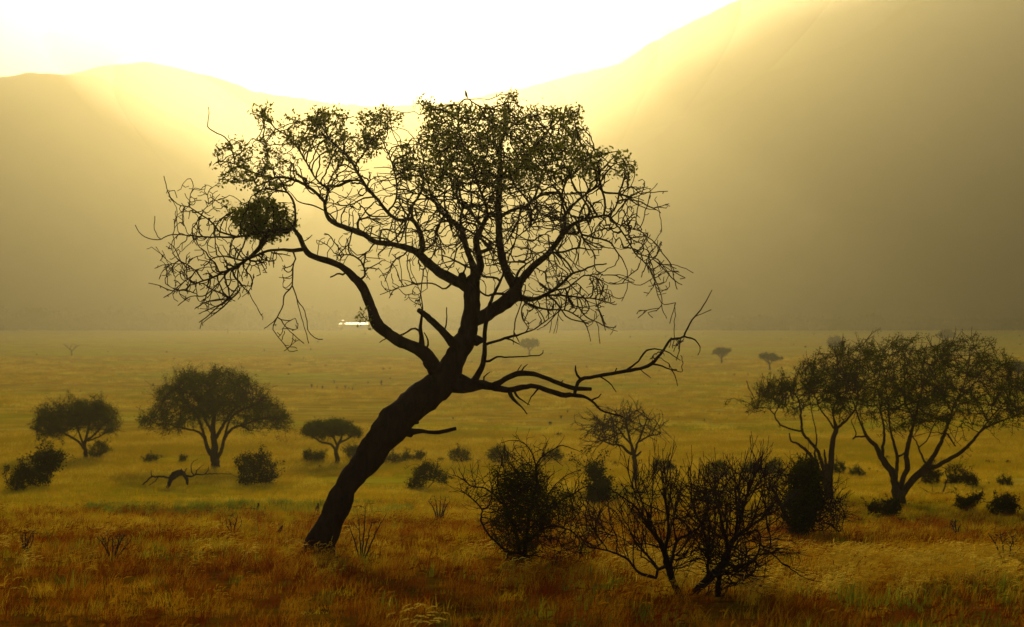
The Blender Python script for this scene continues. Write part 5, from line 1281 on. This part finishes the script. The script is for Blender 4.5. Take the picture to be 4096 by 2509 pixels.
def build_grass():
    rng = np.random.default_rng(77)
    RED = mat_grass("red_brown_dry_grass", [(0.12, (0.14, 0.018, 0.001)), (0.48, (0.31, 0.085, 0.002)), (0.78, (0.52, 0.24, 0.005)), (0.98, (0.60, 0.38, 0.012))], 0.5)
    GOLD = mat_grass("golden_seed_grass", [(0.2, (0.52, 0.30, 0.010)), (0.8, (0.74, 0.53, 0.045))], 0.6, sheen=0.0)
    GREEN = mat_grass("fresh_green_grass", [(0.2, (0.10, 0.13, 0.003)), (0.8, (0.30, 0.32, 0.010))], 0.5, sheen=0.05)
    STRAW = mat_grass("straw_grass", [(0.0, (0.38, 0.31, 0.003)), (0.22, (0.48, 0.29, 0.004)), (0.6, (0.64, 0.40, 0.007)), (0.95, (0.74, 0.54, 0.03))], 0.5, patch=0.06)
    def sample(n, d0, d1, x_at=None):
        d = np.sqrt(rng.uniform(d0 ** 2, d1 ** 2, n)); hw = 0.335 * d + 5.0
        x = rng.uniform(-1, 1, n) * hw
        return x, d
    def P3(x, d): return np.stack([x, d, gz(x, d) - 0.02], 1)
    reds = [tuft('tuft', 46, 0.20, 0.11, 0.29, 0.008, 0.25, RED, i, 0.0, 0.7) for i in range(4)]
    seeds = [tuft('seed_tuft', 26, 0.18, 0.20, 0.38, 0.005, 0.55, GOLD, 10 + i, 0.75, 0.35) for i in range(3)]
    redseeds = [tuft('seed_tuft', 22, 0.18, 0.18, 0.36, 0.005, 0.45, RED, 20 + i, 0.22, 0.4) for i in range(2)]
    greens = [tuft('green_tuft', 30, 0.16, 0.11, 0.32, 0.012, 0.1, GREEN, 30 + i, 0.0, 0.45) for i in range(3)]
    straws = [tuft('straw_tuft', 60, 0.45, 0.09, 0.26, 0.016, 0.3, STRAW, 40 + i, 0.0, 0.8) for i in range(3)]
    x, d = sample(30000, 14.0, 75.0)
    k = pnoise(x, d, 0.35, 3.1); keep = rng.random(len(x)) < (0.8 + 0.6 * k) * np.clip((68 - d - 14 * pnoise(x, d, 0.06, 6.6)) / 40, 0, 1)
    keep &= ~((np.abs(x + 6.3) < 0.8) & (d > 30.2) & (d < 32.2) & (rng.random(len(x)) < 0.75))
    x, d = x[keep], d[keep]
    s = rng.uniform(0.6, 1.25, len(x)) * (1 + 0.35 * pnoise(x, d, 0.18, 8.0))
    scatter('red_grass', 'dry red-brown grass covering the foreground', reds + redseeds[:1], P3(x, d), s, rng)
    # golden feathery grass: a band to the right, thinner elsewhere
    x, d = sample(11500, 17.0, 42.0)
    px = 2048 + FPX * x / d
    band = np.exp(-((d - 27.5) / 3.2) ** 2) * np.clip((px - 2350) / 500, 0, 1) * 1.3
    band2 = np.exp(-((d - 31) / 4.0) ** 2) * 0.45
    k = pnoise(x, d, 0.45, 9.7)
    keep = rng.random(len(x)) < np.clip(band + band2 * 0.06 + 0.004, 0, 1) * (0.7 + 1.4 * k)
    x, d = x[keep], d[keep]
    scatter('seed_grass', 'golden feathery seed grass catching the light on the right of the foreground', seeds, P3(x, d), rng.uniform(0.7, 1.15, len(x)), rng)
    # green patches near the bottom right, bottom middle and in a strip at mid left
    x, d = sample(31000, 15.0, 66.0)
    px = 2048 + FPX * x / d; py = 1254.5 - FPX * gz(x, d) / d
    k = pnoise(x, d, 0.5, 5.5)
    strip = np.exp(-((py - 2035) / 22.0) ** 2) * ((px > 350) & (px < 1650)) * 0.9
    corner = np.clip((px - 3150) / 600, 0, 1) * np.clip((py - 2280) / 120, 0, 1) * 0.4
    mid = np.exp(-((px - 2300) / 260) ** 2) * np.clip((py - 2250) / 150, 0, 1) * 0.28
    left = np.exp(-((px - 560) / 300) ** 2) * np.exp(-((py - 2280) / 80) ** 2) * 0.16
    keep = rng.random(len(x)) < (strip + corner + mid + left + 0.015) * (0.6 + 1.8 * k)
    x, d = x[keep], d[keep]
    scatter('green_grass', 'fresh green grass in patches at lower right and a strip at left', greens, P3(x, d), rng.uniform(0.6, 1.2, len(x)), rng)
    # straw further back
    x, d = sample(43000, 15.0, 150.0)
    k = pnoise(x, d, 0.12, 1.5); keep = rng.random(len(x)) < (0.65 + 0.9 * k) * np.clip((d - 24 + 16 * pnoise(x, d, 0.06, 6.6)) / 26, 0.12, 1)
    x, d = x[keep], d[keep]
    s = rng.uniform(0.6, 1.3, len(x)) * (0.45 + d / 110)
    x2, d2 = sample(30000, 150.0, 620.0)
    k2 = pnoise(x2, d2, 0.02, 4.5) + 0.6 * pnoise(x2, d2, 0.11, 7.5)
    k2 = rng.random(len(x2)) < np.clip(0.35 + 1.3 * k2, 0, 1)
    x2, d2 = x2[k2], d2[k2]
    s2 = rng.uniform(0.6, 1.5, len(x2)) * (1.2 + d2 / 260)
    scatter('straw_grass', 'yellow straw grass over the middle distance', straws, np.vstack([P3(x, d), P3(x2, d2)]), np.concatenate([s, s2]), rng)
build_grass()

# ------------------------------------------------------------------ haze over the whole valley
def build_haze():
    x0, x1, y0, y1, z0, z1 = -7000, 7000, -420, 6200, -30, 780
    V = [(x, y, z) for z in (z0, z1) for y in (y0, y1) for x in (x0, x1)]
    F = [(0, 2, 3, 1), (4, 5, 7, 6), (0, 1, 5, 4), (2, 6, 7, 3), (0, 4, 6, 2), (1, 3, 7, 5)]
    m = bpy.data.materials.new("golden_morning_haze"); m.use_nodes = True
    nt = m.node_tree; nt.nodes.clear()
    out = nt.nodes.new("ShaderNodeOutputMaterial")
    v = nt.nodes.new("ShaderNodeVolumePrincipled")
    v.inputs["Color"].default_value = (0.33, 0.306, 0.190, 1)
    v.inputs["Density"].default_value = HAZE_D
    v.inputs["Anisotropy"].default_value = HAZE_G
    nt.links.new(v.outputs[0], out.inputs["Volume"])
    o = mesh_obj("haze", V, F, m, smooth=False)
    tag(o, kind="stuff")
HAZE_D, HAZE_G = 0.00052, 0.82
build_haze()

# ------------------------------------------------------------------ mist lying along the crests of the hills
def build_mist():
    m = bpy.data.materials.new("sunlit_mist"); m.use_nodes = True
    nt = m.node_tree; nt.nodes.clear()
    out = nt.nodes.new("ShaderNodeOutputMaterial")
    v = nt.nodes.new("ShaderNodeVolumePrincipled")
    v.inputs["Color"].default_value = (0.70, 0.66, 0.53, 1)
    v.inputs["Density"].default_value = 0.0015
    v.inputs["Anisotropy"].default_value = 0.80
    nt.links.new(v.outputs[0], out.inputs["Volume"])
    def bank(name, label, spots):
        bm = bmesh.new()
        for (px, py, d, rx, ry, rz, ang) in spots:
            c = P(px, py, d)
            r = bmesh.ops.create_icosphere(bm, subdivisions=4, radius=1.0)
            for w in r['verts']:
                q = w.co.copy(); k = 1 + 0.10 * mnoise.noise(q * 1.6 + Vector((px, 0, 0)))
                x, y, z = q.x * rx * k, q.y * ry * k, q.z * rz * k
                ca, sa = math.cos(ang), math.sin(ang)
                w.co = Vector((c.x + x * ca - z * sa, c.y + y, c.z + x * sa + z * ca))
        me = bpy.data.meshes.new(name); bm.to_mesh(me); bm.free(); me.materials.append(m)
        o = bpy.data.objects.new(name, me); COL.objects.link(o); tag(o, label, kind="stuff")
    bank("mist", "bright sunlit mist dissolving the crest of the right hill",
         [(2200, 430, 3000, 240, 260, 140, 0.85), (2440, 260, 3020, 270, 260, 150, 0.66), (2740, 100, 3050, 300, 260, 145, 0.50), (3100, -20, 3080, 320, 260, 130, 0.32), (2000, 640, 2980, 170, 220, 90, 1.0)])
    bank("mist", "faint sunlit mist softening the slope of the left hill",
         [(620, 400, 2640, 200, 200, 70, -0.62), (860, 560, 2620, 190, 200, 75, -0.66)])
build_mist()
